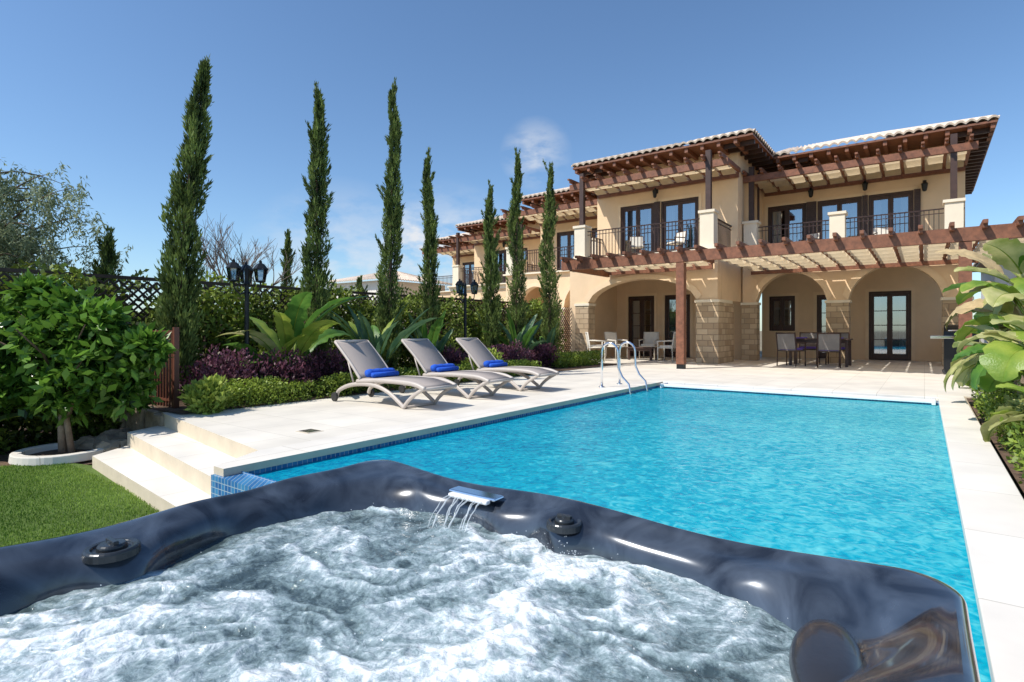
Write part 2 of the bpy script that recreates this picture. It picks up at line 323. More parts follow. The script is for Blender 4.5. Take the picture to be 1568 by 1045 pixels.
# pool
pool=group('swimming_pool')
mb=MB()
X0,X1,Y0,Y1=-4.05,.18,2.14,10.36
mb.grid([[(X0,Y0,-1.4),(X1,Y0,-1.4)],[(X0,Y1,-1.25),(X1,Y1,-1.25)]],M['poolfloor'])
def wall(a,b):
    mb.add([(a[0],a[1],-1.45),(b[0],b[1],-1.45),(b[0],b[1],-.2),(a[0],a[1],-.2)],[(0,1,2,3)],M['poolfloor'])
    mb.add([(a[0],a[1],-.2),(b[0],b[1],-.2),(b[0],b[1],-.035),(a[0],a[1],-.035)],[(0,1,2,3)],M['mosaic'])
wall((X0,Y0),(X0,Y1));wall((X0,Y1),(X1,Y1));wall((X1,Y1),(X1,Y0));wall((X1,Y0),(X0,Y0))
mb.box(-4.16,.2,1.985,2.139,-.5,-.051,M['mosaic'])
mb.box(-4.17,-4.052,2.142,2.45,-.5,-.051,M['mosaic'])
mb.done('basin',pool)
mb=MB(); mb.box(-3.95,.12,10.05,10.12,-.06,-.01,M['white']); mb.box(-3.95,-3.9,10.0,10.3,-.08,-.0,M['white']); mb.box(.08,.13,10.0,10.3,-.08,0,M['white'])
mb.done('cover_roller',pool,bevel=.01)
mb=MB(); mb.box(-4.04,.17,10.15,10.335,-.3,-.052,M['mosaic']); mb.done('end_ledge',pool)
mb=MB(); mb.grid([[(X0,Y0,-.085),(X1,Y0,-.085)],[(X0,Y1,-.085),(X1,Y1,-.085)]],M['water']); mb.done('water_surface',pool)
lad=group('pool_ladder')
for y in (8.75,9.45):
    mb=MB(); r_=.15; pts=[(-4.5,y,0),(-4.5,y,.5)]
    for k in range(9):
        a=math.pi*k/8; pts.append((-4.5+r_-r_*math.cos(a),y,.62+r_*math.sin(a)))
    pts+= [(-4.19,y,.35),(-4.12,y,.2),(-4.0,y,.08),(-3.97,y,-.1),(-3.97,y,-.9)]
    mb.tube(pts,.02,M['chrome'],12); mb.lathe((-4.5,y,0),[(.05,0),(.05,.015),(.03,.02)],M['chrome'])
    mb.done('handrail',lad,smooth=True)
mb=MB()
for z in (-.25,-.5,-.75): mb.box(-4.02,-3.9,8.75,9.45,z,z+.03,M['white'])
mb.done('treads',lad)

# ---------------------------------------------------------------- hot tub
tub=group('hot_tub')
CX,CY,A=-.99,.68,1.07
bumps=[((-2.06,.62),.11,.22),((-2.06,1.15),-.03,.15),((-1.38,1.75),.03,.18),((-.95,1.75),.06,.13),((.08,1.28),.17,.26),((.0,1.66),.06,.2),((-2.0,1.7),.03,.2),((-2.06,0),.06,.2)]
def loop(o,r,k,z,zk=0):
    pts=[];ns=30;nc=14; a=A
    cs=[(1,1),(-1,1),(-1,-1),(1,-1)]
    def ww(base): return sum(Am*math.exp(-((base[0]-c[0])**2+(base[1]-c[1])**2)/s**2) for c,Am,s in bumps)*k
    for ci,(sx,sy) in enumerate(cs):
        a0=ci*math.pi/2
        for i in range(nc):
            t=a0+math.pi/2*i/nc
            base=(CX+sx*(a-.1)+.1*math.cos(t),CY+sy*(a-.1)+.1*math.sin(t))
            oo=o+ww(base)
            pts.append((CX+sx*(a-oo-r)+r*math.cos(t),CY+sy*(a-oo-r)+r*math.sin(t),z,base))
        t1=a0+math.pi/2; nx,ny=cs[(ci+1)%4]
        for i in range(ns):
            f=i/ns
            bx0=(CX+sx*(a-.1)+.1*math.cos(t1),CY+sy*(a-.1)+.1*math.sin(t1)); bx1=(CX+nx*(a-.1)+.1*math.cos(t1),CY+ny*(a-.1)+.1*math.sin(t1))
            base=(bx0[0]*(1-f)+bx1[0]*f,bx0[1]*(1-f)+bx1[1]*f)
            oo=o+ww(base)
            p0=(CX+sx*(a-oo-r)+r*math.cos(t1),CY+sy*(a-oo-r)+r*math.sin(t1)); p1=(CX+nx*(a-oo-r)+r*math.cos(t1),CY+ny*(a-oo-r)+r*math.sin(t1))
            pts.append((p0[0]*(1-f)+p1[0]*f,p0[1]*(1-f)+p1[1]*f,z,base))
    res=[]
    for (x,y,zz,b) in pts:
        und=.013*math.sin(b[0]*5.5+1)+.013*math.sin(b[1]*6.5+.5)
        und+=.016*math.exp(-((b[0]+1.9)**2+(b[1]-1.75)**2)/.12)-.02*math.exp(-((b[0]+2.06)**2+(b[1]-1.12)**2)/.02)
        res.append((x,y,zz+und*zk))
    return res
rows=[(.012,.10,0,.32,0),(.0,.10,0,.345,.3),(.0,.10,0,.372,1),(.010,.11,0,.390,1),(.022,.12,0,.396,1),(.036,.14,.2,.393,1),(.05,.16,.45,.380,1),(.07,.2,.75,.368,1),(.095,.25,.95,.360,.8),(.118,.28,1,.340,.4),(.135,.31,1.05,.30,.1),(.148,.33,1.05,.22,0),(.22,.36,1,.0,0),(.35,.4,.8,-.25,0)]
mb=MB(); R=[loop(*r) for r in rows]; n=len(R[0]); vs=[p for r in R for p in r]; fs=[]
for i in range(len(R)-1):
    for k in range(n): fs.append((i*n+k,i*n+(k+1)%n,(i+1)*n+(k+1)%n,(i+1)*n+k))
mb.add(vs,fs,M['shell']); mb.done('shell',tub,smooth=True,sub=1)
mb=MB()
mb.box(-2.04,.06,1.70,1.73,-.44,.335,M['skirt']);mb.box(-2.04,.06,-.37,-.34,-.44,.335,M['skirt'])
mb.box(-2.04,-2.01,-.34,1.70,-.44,.335,M['skirt']);mb.box(.03,.06,-.34,1.70,-.44,.335,M['skirt'])
mb.done('cabinet',tub)
G=460; xs=np.linspace(-1.98,-.02,G); ys=np.linspace(-.32,1.66,G)
jets=[(-1.45,1.2,.32),(-.85,1.15,.28),(-1.55,.55,.35),(-.7,.75,.3),(-1.1,.35,.3)]
mb=MB(); rws=[];foam=[]
for y in ys:
    rr=[]
    for x in xs:
        wv_=noise.noise_vector(Vector((x*1.8,y*1.8,.3)))*.30
        wv2=noise.noise_vector(Vector((x*6,y*6,4.3)))*.10
        p=Vector((x,y,0))+wv_+wv2
        q=Vector((p.x*.8+p.y*.6,(-p.x*.6+p.y*.8)*2.0,0))
        big=noise.noise(Vector((x*1.7,y*1.7,9)))
        f2=noise.noise(Vector((q.x*5,q.y*5,5.1)))
        rid=1-abs(noise.noise(Vector((q.x*3.4,q.y*3.4,8.2))))*3.2
        rid2=1-abs(noise.noise(Vector((q.x*8,q.y*8,3.2))))*3.2
        jz=sum(math.exp(-((x-a_)**2+(y-b_)**2)/s_**2) for a_,b_,s_ in jets)
        h=.012*noise.noise(Vector((p.x*3,p.y*3,2.2)))+.008*f2+.005*rid+.004*rid2+.012*jz
        h+=(.005*noise.noise(Vector((x*24,y*24,3)))+.003*noise.noise(Vector((x*52,y*52,3))))*(.5+.8*jz)
        foam.append(max(-.3,min(1.2,.22+.24*rid+.13*rid2+.22*f2+.42*big+.2*jz)))
        rr.append((x,y,.274+h))
    rws.append(rr)
mb.grid(rws,M['foam']); wo=mb.done('bubbling_water',tub,smooth=True)
at=wo.data.attributes.new('foam','FLOAT','POINT'); at.data.foreach_set('value',np.array(foam,dtype=np.float32))
def knob(x,y,z,s=1):
    mb=MB(); mb.lathe((x,y,z),[(.070*s,-.02),(.070*s,.0),(.064*s,.006),(.052*s,.004),(.048*s,-.004),(.038*s,-.004),(.037*s,.008),(.032*s,.014),(.012*s,.015),(.012*s,.02),(.001,.021)],M['knob'],32)
    mb.box(x-.03*s,x+.03*s,y-.007,y+.007,z+.013,z+.024,M['knob'])
    mb.done('diverter_knob',tub,smooth=False,bevel=.002)
knob(-1.88,.62,.374); knob(-.96,1.60,.364,.85)
def ellipsoid(mb,c,r,m,nu=24,nv=12,pw=1.0,rot=0):
    rows=[]
    for i in range(nv+1):
        ph=-math.pi/2+math.pi*i/nv; row=[]
        for k in range(nu+1):
            t=2*math.pi*k/nu
            x=r[0]*abs(math.cos(ph))**pw*math.cos(t); y=r[1]*abs(math.cos(ph))**pw*math.sin(t); z=r[2]*math.sin(ph)
            row.append((c[0]+x*math.cos(rot)-y*math.sin(rot),c[1]+x*math.sin(rot)+y*math.cos(rot),c[2]+z))
        rows.append(row)
    mb.grid(rows,m)
mb=MB()
ellipsoid(mb,(-.155,1.25,.35),(.065,.16,.036),M['pillow'],pw=.7,rot=.1)
mb.done('head_pillow',tub,smooth=True)
mb=MB()
mb.box(-1.49,-1.26,1.61,1.67,.370,.382,M['chrome']); mb.box(-1.47,-1.28,1.585,1.612,.360,.376,M['white'])
mb.done('waterfall_spout',tub,bevel=.006)
mb=MB()
for i in range(9):
    x=-1.46+i*.02+random.uniform(-.004,.004); pts=[]; dx=random.uniform(-.02,.02); ln=random.uniform(.07,.13)
    for k in range(8):
        t=k/7; pts.append((x+dx*t+.003*math.sin(k*2+i),1.59-ln*t,.370-.10*t*t))
    mb.tube(pts,[random.uniform(.001,.0035) for _ in pts],M['splash'],6)
for i in range(500):
    if i%4==0: c=(random.gauss(-1.4,.08),random.gauss(1.45,.05),.29+abs(random.gauss(0,.025)))
    elif i%4==1: c=(random.gauss(-.9,.12),random.gauss(1.48,.04),.29+abs(random.gauss(0,.025)))
    else: c=(random.uniform(-1.85,-.25),random.uniform(.5,1.55),.290+abs(random.gauss(0,.012)))
    ellipsoid(mb,c,(random.uniform(.0008,.0022),)*3,M['splash'],6,4)
mb.done('waterfall_splash',tub,smooth=True)

# ---------------------------------------------------------------- house
def wallholes(mb,x0,x1,y0,y1,z0,z1,holes,m):
    xs=x0
    for (a,b,c,d) in sorted(holes):
        mb.box(xs,a,y0,y1,z0,z1,m)
        if c>z0: mb.box(a,b,y0,y1,z0,c,m)
        if d<z1: mb.box(a,b,y0,y1,d,z1,m)
        xs=b
    mb.box(xs,x1,y0,y1,z0,z1,m)
def archwall(mb,x0,x1,y0,y1,z0,z1,ops,m,stone=True):
    xs=x0
    def pier(a,b):
        if b-a<.02: return
        if stone:
            mb.box(a-.03,b+.03,y0-.03,y1+.03,z0,z0+1.8,M['stone'])
            mb.box(a-.06,b+.06,y0-.06,y1+.06,z0+1.8,z0+1.88,M['cream'])
            mb.box(a,b,y0,y1,z0+1.88,z1,m)
        else: mb.box(a,b,y0,y1,z0,z1,m)
    for (a,b,zs,za) in ops:
        pier(xs,a); n=20
        def az(t): return zs+(za-zs)*max(0,1-abs(t)**2.0)**.62
        P=[(a+(b-a)*i/n,az(-1+2*i/n)) for i in range(n+1)]
        for i in range(n):
            (xa,z_a),(xb,z_b)=P[i],P[i+1]
            for y,fl in ((y0,0),(y1,1)): mb.add([(xa,y,z_a),(xb,y,z_b),(xb,y,z1),(xa,y,z1)],[(0,1,2,3)],m)
            mb.add([(xa,y0,z_a),(xb,y0,z_b),(xb,y1,z_b),(xa,y1,z_a)],[(0,1,2,3)],m)
            cx=(a+b)/2
            def out(x,z): 
                dx=(x-cx); return (cx+dx*(1+.14/((b-a)/2)), z+.15)
            o1=out(xa,z_a);o2=out(xb,z_b)
            mb.add([(xa,y0-.03,z_a),(xb,y0-.03,z_b),(o2[0],y0-.03,o2[1]),(o1[0],y0-.03,o1[1])],[(0,1,2,3)],M['arch'])
            mb.add([(o1[0],y0-.03,o1[1]),(o2[0],y0-.03,o2[1]),(o2[0],y0,o2[1]),(o1[0],y0,o1[1])],[(0,1,2,3)],M['arch'])
            mb.add([(xa,y0-.03,z_a),(xb,y0-.03,z_b),(xb,y0,z_b),(xa,y0,z_a)],[(0,1,2,3)],M['arch'])
        xs=b
    pier(xs,x1)
def door(mb,a,b,z0,z1,y,leafs=2,sill=False,bars=3):
    f=.07
    mb.box(a,a+f,y+.02,y+.12,z0,z1,M['darkwood']);mb.box(b-f,b,y+.02,y+.12,z0,z1,M['darkwood']);mb.box(a+f,b-f,y+.02,y+.12,z1-f,z1,M['darkwood'])
    mb.box(a-.1,a,y-.025,y+.02,z0,z1+.1,M['arch']);mb.box(b,b+.1,y-.025,y+.02,z0,z1+.1,M['arch']);mb.box(a,b,y-.025,y+.02,z1,z1+.1,M['arch'])
    w=(b-a-2*f)/leafs
    for i in range(leafs):
        xa=a+f+i*w; xb=xa+w; g=.075
        yy=y+.05
        mb.box(xa+.003,xa+g,yy,yy+.05,z0+.02,z1-f-.004,M['darkwood']);mb.box(xb-g,xb-.003,yy,yy+.05,z0+.02,z1-f-.004,M['darkwood'])
        mb.box(xa+g,xb-g,yy,yy+.05,z0+.02,z0+.2,M['darkwood']);mb.box(xa+g,xb-g,yy,yy+.05,z1-f-.1,z1-f-.004,M['darkwood'])
        for k in range(1,bars+1):
            zz=z0+.2+(z1-f-.1-z0-.2)*k/(bars+1)
            mb.box(xa+g,xb-g,yy+.01,yy+.04,zz-.012,zz+.012,M['darkwood'])
        mb.add([(xa+g,yy+.025,z0+.2),(xb-g,yy+.025,z0+.2),(xb-g,yy+.025,z1-f-.1),(xa+g,yy+.025,z1-f-.1)],[(0,1,2,3)],M['glass'])
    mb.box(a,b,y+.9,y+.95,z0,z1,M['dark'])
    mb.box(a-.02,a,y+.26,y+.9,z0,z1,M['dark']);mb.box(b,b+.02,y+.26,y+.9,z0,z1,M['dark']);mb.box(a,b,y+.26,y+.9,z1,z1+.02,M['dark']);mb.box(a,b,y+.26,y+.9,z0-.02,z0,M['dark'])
    for (ca,cb) in ((a+f,a+f+(b-a)*.22),(b-f-(b-a)*.22,b-f)):
        r1=[];r2=[]
        for i in range(13):
            x=ca+(cb-ca)*i/12; yy=y+.3+.03*math.sin(i*2.2); r1.append((x,yy,z0+.05)); r2.append((x,yy,z1-.1))
        mb.grid([r1,r2],M['curtain'])
def shutter(mb,xa,xb,z0,z1,y):
    y=y-.03
    mb.box(xa,xb,y-.05,y-.004,z0,z1,M['darkwood'])
    k=z0+.08
    while k<z1-.1:
        mb.box(xa+.04,xb-.04,y-.062,y-.052,k,k+.035,M['darkwood']); k+=.07
def railing(mb,p0,p1,z,h=.95,sp=.11):
    p0=Vector((*p0,z));p1=Vector((*p1,z)); L=(p1-p0).length; n=max(2,int(L/sp))
    mb.beam(p0+Vector((0,0,h)),p1+Vector((0,0,h)),.05,.03,M['metal']);mb.beam(p0+Vector((0,0,.1)),p1+Vector((0,0,.1)),.03,.025,M['metal'])
    mb.beam(p0+Vector((0,0,h-.12)),p1+Vector((0,0,h-.12)),.02,.02,M['metal'])
    for i in range(1,n):
        q=p0.lerp(p1,i/n); mb.box(q.x-.009,q.x+.009,q.y-.009,q.y+.009,z+.1,z+h,M['metal'])
def pillar(mb,x,y,z,h=1.15,w=.20):
    mb.box(x-w,x+w,y-w,y+w,z+.12,z+h-.08,M['cream']); mb.box(x-w-.04,x+w+.04,y-w-.04,y+w+.04,z+h-.08,z+h,M['cream'])
    mb.box(x-w-.02,x+w+.02,y-w-.02,y+w+.02,z,z+.12,M['cream'])
def pergola(mb,x0,x1,yf,yb,z,cv,step=.42,rh=.15,hw=.04,sag=.13):
    mb.beam((x0-.15,yf+.4,z-.1),(x1+.15,yf+.4,z-.1),.12,.2,M['wood'])
    mb.beam((x0,yb-.06,z-.08),(x1,yb-.06,z-.08),.08,.16,M['wood'])
    n=int((x1-x0)/step)
    for i in range(n+1):
        x=x0+(x1-x0)*i/n
        mb.box(x-hw,x+hw,yf+.12,yb-.01,z+.002,z+rh,M['wood'])
        mb.box(x-hw+.004,x+hw-.004,yf,yf+.12,z+.07,z+rh-.01,M['wood'])
        if i<n:
            xa=x+hw+.01; xb=x+(x1-x0)/n-hw-.01; r1=[];r2=[]
            m_=int((yb-yf)*10); per=.8; ph=random.uniform(-.08,.08)
            for k in range(m_+1):
                yy=yf+.5+(yb-yf-.7)*k/m_
                zz=z+.09-sag*abs(math.sin(math.pi*(yy-yf+ph)/per))
                r1.append((xa,yy,zz)); r2.append((xb,yy,zz))
            cv.grid([r1,r2],M['canvas'])
def slope(mb,A_,B_,C_,D_,m,pitch=.24,amp=.075):
    A_,B_,C_,D_=map(Vector,(A_,B_,C_,D_)); L=(B_-A_).length; n=int(L/pitch)*6
    nrm=(B_-A_).cross(D_-A_).normalized()
    if nrm.z<0: nrm=-nrm
    r1=[];r2=[]
    for i in range(n+1):
        t=i/n; o=nrm*(amp*abs(math.sin(math.pi*i/6)))
        r1.append(A_.lerp(B_,t)+o); r2.append(D_.lerp(C_,t)+o)
    rows=[[p-nrm*.06 for p in r1],r1,r2]
    mb.grid(rows,m)
def roof(mb,x0,x1,yf,z,depth=8,rise=.32,left=True,right=True,yback=None):
    yb=yf+depth; run=min(depth/2,(x1-x0)/2-.1); zr=z+run*rise
    lx=x0+(run if left else 0); rx=x1-(run if right else 0)
    slope(mb,(x0,yf,z),(x1,yf,z),(rx,yf+run,zr),(lx,yf+run,zr),M['tile'])
    slope(mb,(x1,yf,z),(x1,yb,z),(rx,yb-run,zr),(rx,yf+run,zr),M['tile'])
    slope(mb,(x0,yb,z),(x0,yf,z),(lx,yf+run,zr),(lx,yb-run,zr),M['tile'])
    slope(mb,(x1,yb,z),(x0,yb,z),(lx,yb-run,zr),(rx,yb-run,zr),M['tile'])
    mb.box(x0+.04,x1-.04,yf+.04,yb-.04,z-.12,z-.062,M['wood'])
    k=x0+.15
    while k<x1-.1:
        mb.box(k-.05,k+.05,yf+.09,yf+1.5,z-.26,z-.122,M['wood']); k+=.5
    k=yf+.5
    while k<yb:
        mb.box(x1-1.0,x1-.09,k-.05,k+.05,z-.26,z-.124,M['darkwood']); mb.box(x0+.09,x0+1.0,k-.05,k+.05,z-.26,z-.124,M['darkwood']); k+=.5
def lantern_wall(mb,x,y,z):
    mb.box(x-.05,x+.05,y-.02,y-.002,z-.1,z+.1,M['black']); mb.tube([(x,y-.02,z),(x,y-.12,z+.08),(x,y-.18,z+.05)],.012,M['black'],6)
    mb.lathe((x,y-.18,z-.28),[(.03,0),(.06,.03),(.085,.22),(.1,.23),(.04,.3),(.015,.33)],M['black'],6)

def villa(name,ox,oy,simple=False):
    g=group(name)
    F=3.3
    T=Matrix.Translation((ox,oy,0))
    W=MB();W.M=T; P=MB();P.M=T; Cv=MB();Cv.M=T; Rf=MB();Rf.M=T; RL=MB();RL.M=T; WI=MB();WI.M=T
    archwall(W,-4.80,1.0,19.3,19.65,0,F-.002,[(-4.39,-2.37,1.88,2.78),(-1.83,.42,1.88,2.85)],M['stucco'])
    hr=[(-4.55,-3.7,.95,2.2),(-3.02,-2.5,0,2.2),(-1.49,-.34,0,2.25)]
    wallholes(W,-4.8,1.0,22,22.25,0,F-.16,hr,M['stucco'])
    for i,h in enumerate(hr): door(WI,h[0],h[1],h[2]+.005,h[3],22,2 if i!=1 else 1,bars=0 if i==0 else 3)
    W.box(-4.8,1.0,19.66,22,F-.15,F-.003,M['stucco'])
    W.box(-4.85,1.06,19.15,22.0,F,F+.06,M['cream'])
    W.box(.75,1.0,22.25,30,0,6.75,M['stucco']); W.box(.75,1.0,19.652,22.0,0,1.0,M['stucco'])
    hu=[(-4.6,-3.34,F+.06,5.45),(-3.0,-1.68,F+.06,5.45),(-1.5,-.28,F+.06,5.45)]
    wallholes(W,-4.8,1.0,22,22.25,F+.06,6.73,hu,M['stucco'])
    for h in hu: door(WI,h[0],h[1],h[2]+.005,h[3],22,bars=1)
    for (a,b) in ((-3.33,-3.02),(-1.67,-1.51),(-.27,-.1)): shutter(WI,a,b,F+.1,5.45,22)
    lantern_wall(WI,-3.17,21.95,5.85);lantern_wall(WI,-1.58,21.95,5.85);lantern_wall(WI,-.0,21.95,5.6)
    archwall(W,-9.54,-4.85,16.7,17.1,0,F-.002,[(-9.1,-5.44,1.88,2.6)],M['stucco'])
    W.box(-5.2,-4.85,17.13,19.26,1.9,F-.003,M['stucco']); W.box(-5.23,-4.82,17.14,18.3,0,1.8,M['stone']); W.box(-5.2,-4.85,17.13,18.3,1.8,1.9,M['cream']);
    W.box(-9.8,-9.54,16.7,22,0,F-.003,M['stucco'])
    hl=[(-9.06,-8.03,0,2.25),(-7.63,-6.7,0,2.25)]
    wallholes(W,-9.54,-4.85,19.8,20.05,0,F-.16,hl,M['stucco'])
    for h in hl: door(WI,h[0],h[1],h[2]+.005,h[3],19.8)
    W.box(-9.54,-5.2,17.11,19.8,F-.15,F-.004,M['stucco'])
    W.box(-9.84,-4.8,16.45,18.9,F,F+.06,M['cream'])
    h2=[(-8.86,-7.58,F+.06,5.42),(-7.34,-6.04,F+.06,5.42)]
    wallholes(W,-9.8,-4.8,18.7,18.95,F+.06,6.73,h2,M['stucco'])
    for h in h2: door(WI,h[0],h[1],h[2]+.005,h[3],18.7,bars=1)
    shutter(WI,-7.56,-7.36,F+.1,5.42,18.7)
    W.box(-5.05,-4.8,18.95,22.0,F+.06,6.73,M['stucco']); W.box(-9.8,-9.55,18.95,22.0,F+.06,6.73,M['stucco'])
    lantern_wall(WI,-7.46,18.62,5.8)
    W.box(-9.84,-4.75,16.62,16.7,F-.2,F-.001,M['cream']); W.box(-4.79,1.04,19.22,19.3,F-.2,F-.001,M['cream'])
    archwall(W,-14.5,-9.82,19.3,19.65,0,F-.002,[(-13.9,-12.1,1.88,2.78),(-11.6,-10.2,1.88,2.78)],M['stucco'])
    hh=[(-13.6,-12.4,F+.06,5.45),(-11.8,-10.6,F+.06,5.45)]
    wallholes(W,-14.5,-9.8,22,22.25,F+.06,6.73,hh,M['stucco']); W.box(-14.5,-9.8,22,22.25,0,F-.16,M['stucco']); W.box(-14.5,-9.82,19.66,22,F-.15,F-.003,M['stucco'])
    for h in hh: door(WI,h[0],h[1],h[2]+.005,h[3],22,bars=1)
    W.box(-14.56,-9.85,19.15,22.0,F,F+.06,M['cream']); W.box(-14.5,-14.25,22.25,30,0,6.73,M['stucco']); W.box(-14.5,-14.25,19.66,22,0,F-.16,M['stucco'])
    z=F+.06
    for (x,y) in ((-4.55,19.4),(-2.1,19.4),(.64,19.4),(-5.15,16.85),(-9.4,16.85),(-10.1,19.4),(-14.2,19.4)): pillar(RL,x,y,z)
    railing(RL,(-4.34,19.4),(-2.31,19.4),z);railing(RL,(-1.89,19.4),(.43,19.4),z)
    railing(RL,(-9.19,16.85),(-5.36,16.85),z);railing(RL,(-5.0,17.06),(-5.0,18.69),z);railing(RL,(-9.6,17.06),(-9.6,18.69),z)
    railing(RL,(-13.99,19.4),(-10.3,19.4),z);railing(RL,(.85,19.61),(.85,21.99),z)
    zp=6.0
    pergola(P,-9.75,-4.75,16.5,18.7,zp,Cv,rh=.13,step=.5,sag=.16); pergola(P,-4.7,1.0,18.95,22,zp,Cv,rh=.13,step=.5,sag=.16); pergola(P,-14.5,-9.9,18.95,22,zp,Cv,rh=.13,step=.5,sag=.16)
    for (x,y) in ((-9.4,16.85),(-5.15,16.85),(-4.55,19.4),(.64,19.4),(-14.2,19.4)):
        P.box(x-.075,x+.075,y-.075,y+.075,z+1.16,zp+.3,M['darkwood'])
    WI.tube([(-4.7,21.0,3.4),(-4.7,21.0,6.5)],.04,M['darkwood'],8)
    if not simple:
        zq=2.92
        for (x0,x1,yb) in ((-8.3,-4.95,16.62),(-4.5,2.4,19.2)):
            pergola(P,x0,x1,13.65,yb,zq,Cv,step=.47,sag=.16)
        P.beam((-8.5,14.05,2.85),(2.6,14.05,2.85),.14,.27,M['wood']) 
        for x in (-5.0,.64):
            P.box(x-.1,x+.1,13.99,14.19,.12,2.70,M['wood']); P.box(x-.09,x+.09,14.0,14.18,0,.12,M['black'])
        P.beam((-8.3,14.2,2.8),(-8.3,16.6,2.8),.1,.2,M['wood'])
    ze=6.85
    roof(Rf,-10.25,-4.05,17.55,ze+.03,depth=12); roof(Rf,-4.12,1.66,20.35,ze,depth=10,left=False); roof(Rf,-14.55,-10.2,20.35,ze,depth=10,right=False)
    W.done('walls',g); WI.done('doors_and_windows',g); P.done('pergola_beams',g,bevel=0); Cv.done('shade_canopies',g,smooth=True); Rf.done('tiled_roof',g); RL.done('balcony_railings',g)
    return g
villa('villa_house',0,0)
villa('villa_house',-11.2,6.2,True)

g=group('white_neighbour_house'); mb=MB()
wallholes(mb,2.3,9,30,30.3,-.4,4.0,[(3.0,3.6,1.8,3.0),(4.6,5.4,1.8,3.0)],M['whitewall']); mb.box(2.3,2.6,30.3,37,-.4,4.0,M['whitewall']); mb.done('walls',g)
mb=MB(); door(mb,3.0,3.6,1.8,3.0,30,1,bars=1); door(mb,4.6,5.4,1.8,3.0,30,2,bars=1); mb.done('windows',g)
mb=MB(); slope(mb,(1.9,29.5,4.05),(9.4,29.5,4.05),(9.4,33.5,5.3),(4,33.5,5.3),M['tile']); slope(mb,(1.9,37.5,4.05),(1.9,29.5,4.05),(4,33.5,5.3),(4,34,5.3),M['tile']); mb.box(1.95,9.3,29.6,37,3.92,3.98,M['wood']); mb.done('roof',g)
g=group('distant_house'); mb=MB(); mb.box(-35,-29,25,31,-.5,4.3,M['whitewall']); mb.done('walls',g)
mb=MB(); slope(mb,(-35.5,24.5,4.35),(-28.5,24.5,4.35),(-31,28,5.2),(-33,28,5.2),M['tile']); slope(mb,(-28.5,24.5,4.35),(-28.5,31.5,4.35),(-31,28,5.2),(-31,28,5.2),M['tile']); mb.done('roof',g)

# ---------------------------------------------------------------- loungers
def lounger(x,y):
    g=group('sun_lounger'); T=Matrix.Translation((x,y,0))
    w=.62
    def sm(pts,n=6):
        out=[]; P_=[Vector(p) for p in pts]
        for i in range(len(P_)-1):
            p0=P_[max(i-1,0)];p1=P_[i];p2=P_[i+1];p3=P_[min(i+2,len(P_)-1)]
            for k in range(n):
                t=k/n; out.append(.5*((2*p1)+(-p0+p2)*t+(2*p0-5*p1+4*p2-p3)*t*t+(-p0+3*p1-3*p2+p3)*t**3))
        out.append(P_[-1]); return out
    f=MB();f.M=T
    for yy in (.03,w-.03):
        f.tube(sm([(.50,yy,.30),(.9,yy,.33),(1.3,yy,.335),(1.6,yy,.32),(1.78,yy,.27)]),.026,M['resin'],8,1.2)
        f.tube(sm([(.05,yy,.06),(.12,yy,.16),(.4,yy,.25),(.8,yy,.27),(1.1,yy,.2),(1.32,yy,.08),(1.42,yy,.01)]),[.022]*36+[.018],M['resin'],8,1.3)
        f.tube(sm([(1.75,yy,.27),(1.6,yy,.19),(1.48,yy,.10),(1.40,yy,.012)]),.02,M['resin'],8,1.3)
        f.tube(sm([(.57,yy,.33),(.35,yy,.55),(.02,yy,.83)]),.022,M['resin'],8)
        f.tube([(.3,yy,.58),(.42,yy,.28)],.013,M['resin'],6)
    for (px,pz) in ((.52,.3),(1.78,.27),(.02,.83)): f.tube([(px,.03,pz),(px,w-.03,pz)],.022,M['resin'],8)
    f.tube([(1.41,.03,.02),(1.41,w-.03,.02)],.016,M['resin'],8)
    f.done('frame',g,smooth=True)
    s=MB();s.M=T
    r=[[],[]]; 
    for k in range(15):
        t=k/14; px=.54+1.2*t; pz=.345+.012*math.sin(math.pi*t)-(.06*max(0,t-.75)*4*.9)
        r[0].append((px,.05,pz)); r[1].append((px,w-.05,pz))
    s.grid(r,M['sling'])
    r=[[],[],[]]
    for k in range(11):
        t=k/10; px=.56-.54*t; pz=.35+.49*t+.02*math.sin(math.pi*t)
        r[0].append((px,.045,pz)); r[1].append((px-.02,w/2,pz-.02)); r[2].append((px,w-.045,pz))
    s.grid(r,M['sling']); so=s.done('sling_fabric',g,smooth=True); sd=so.modifiers.new('s','SOLIDIFY'); sd.thickness=.012
    t=MB();t.M=T
    pts=[(.64,.08+.46*k/10,.408+.004*math.sin(k*2)) for k in range(11)]
    t.tube(pts,[.05]+[.058]*9+[.05],M['towel'],16); t.tube([(.74,.09,.39),(.74,.53,.39)],.035,M['towel'],12)
    t.done('rolled_towel',g,smooth=True)
    wv=MB()
    for yy in (-.01,w+.01):
        wv.M=T@Matrix.Translation((.06,yy,.065))@Matrix.Rotation(math.pi/2,4,'X'); wv.lathe((0,0,-.015),[(.001,0),(.062,0),(.065,.015),(.062,.03),(.001,.03)],M['rubber'],20)
    wv.done('wheels',g)
for y in (4.85,6.1,7.38): lounger(-6.68,y)

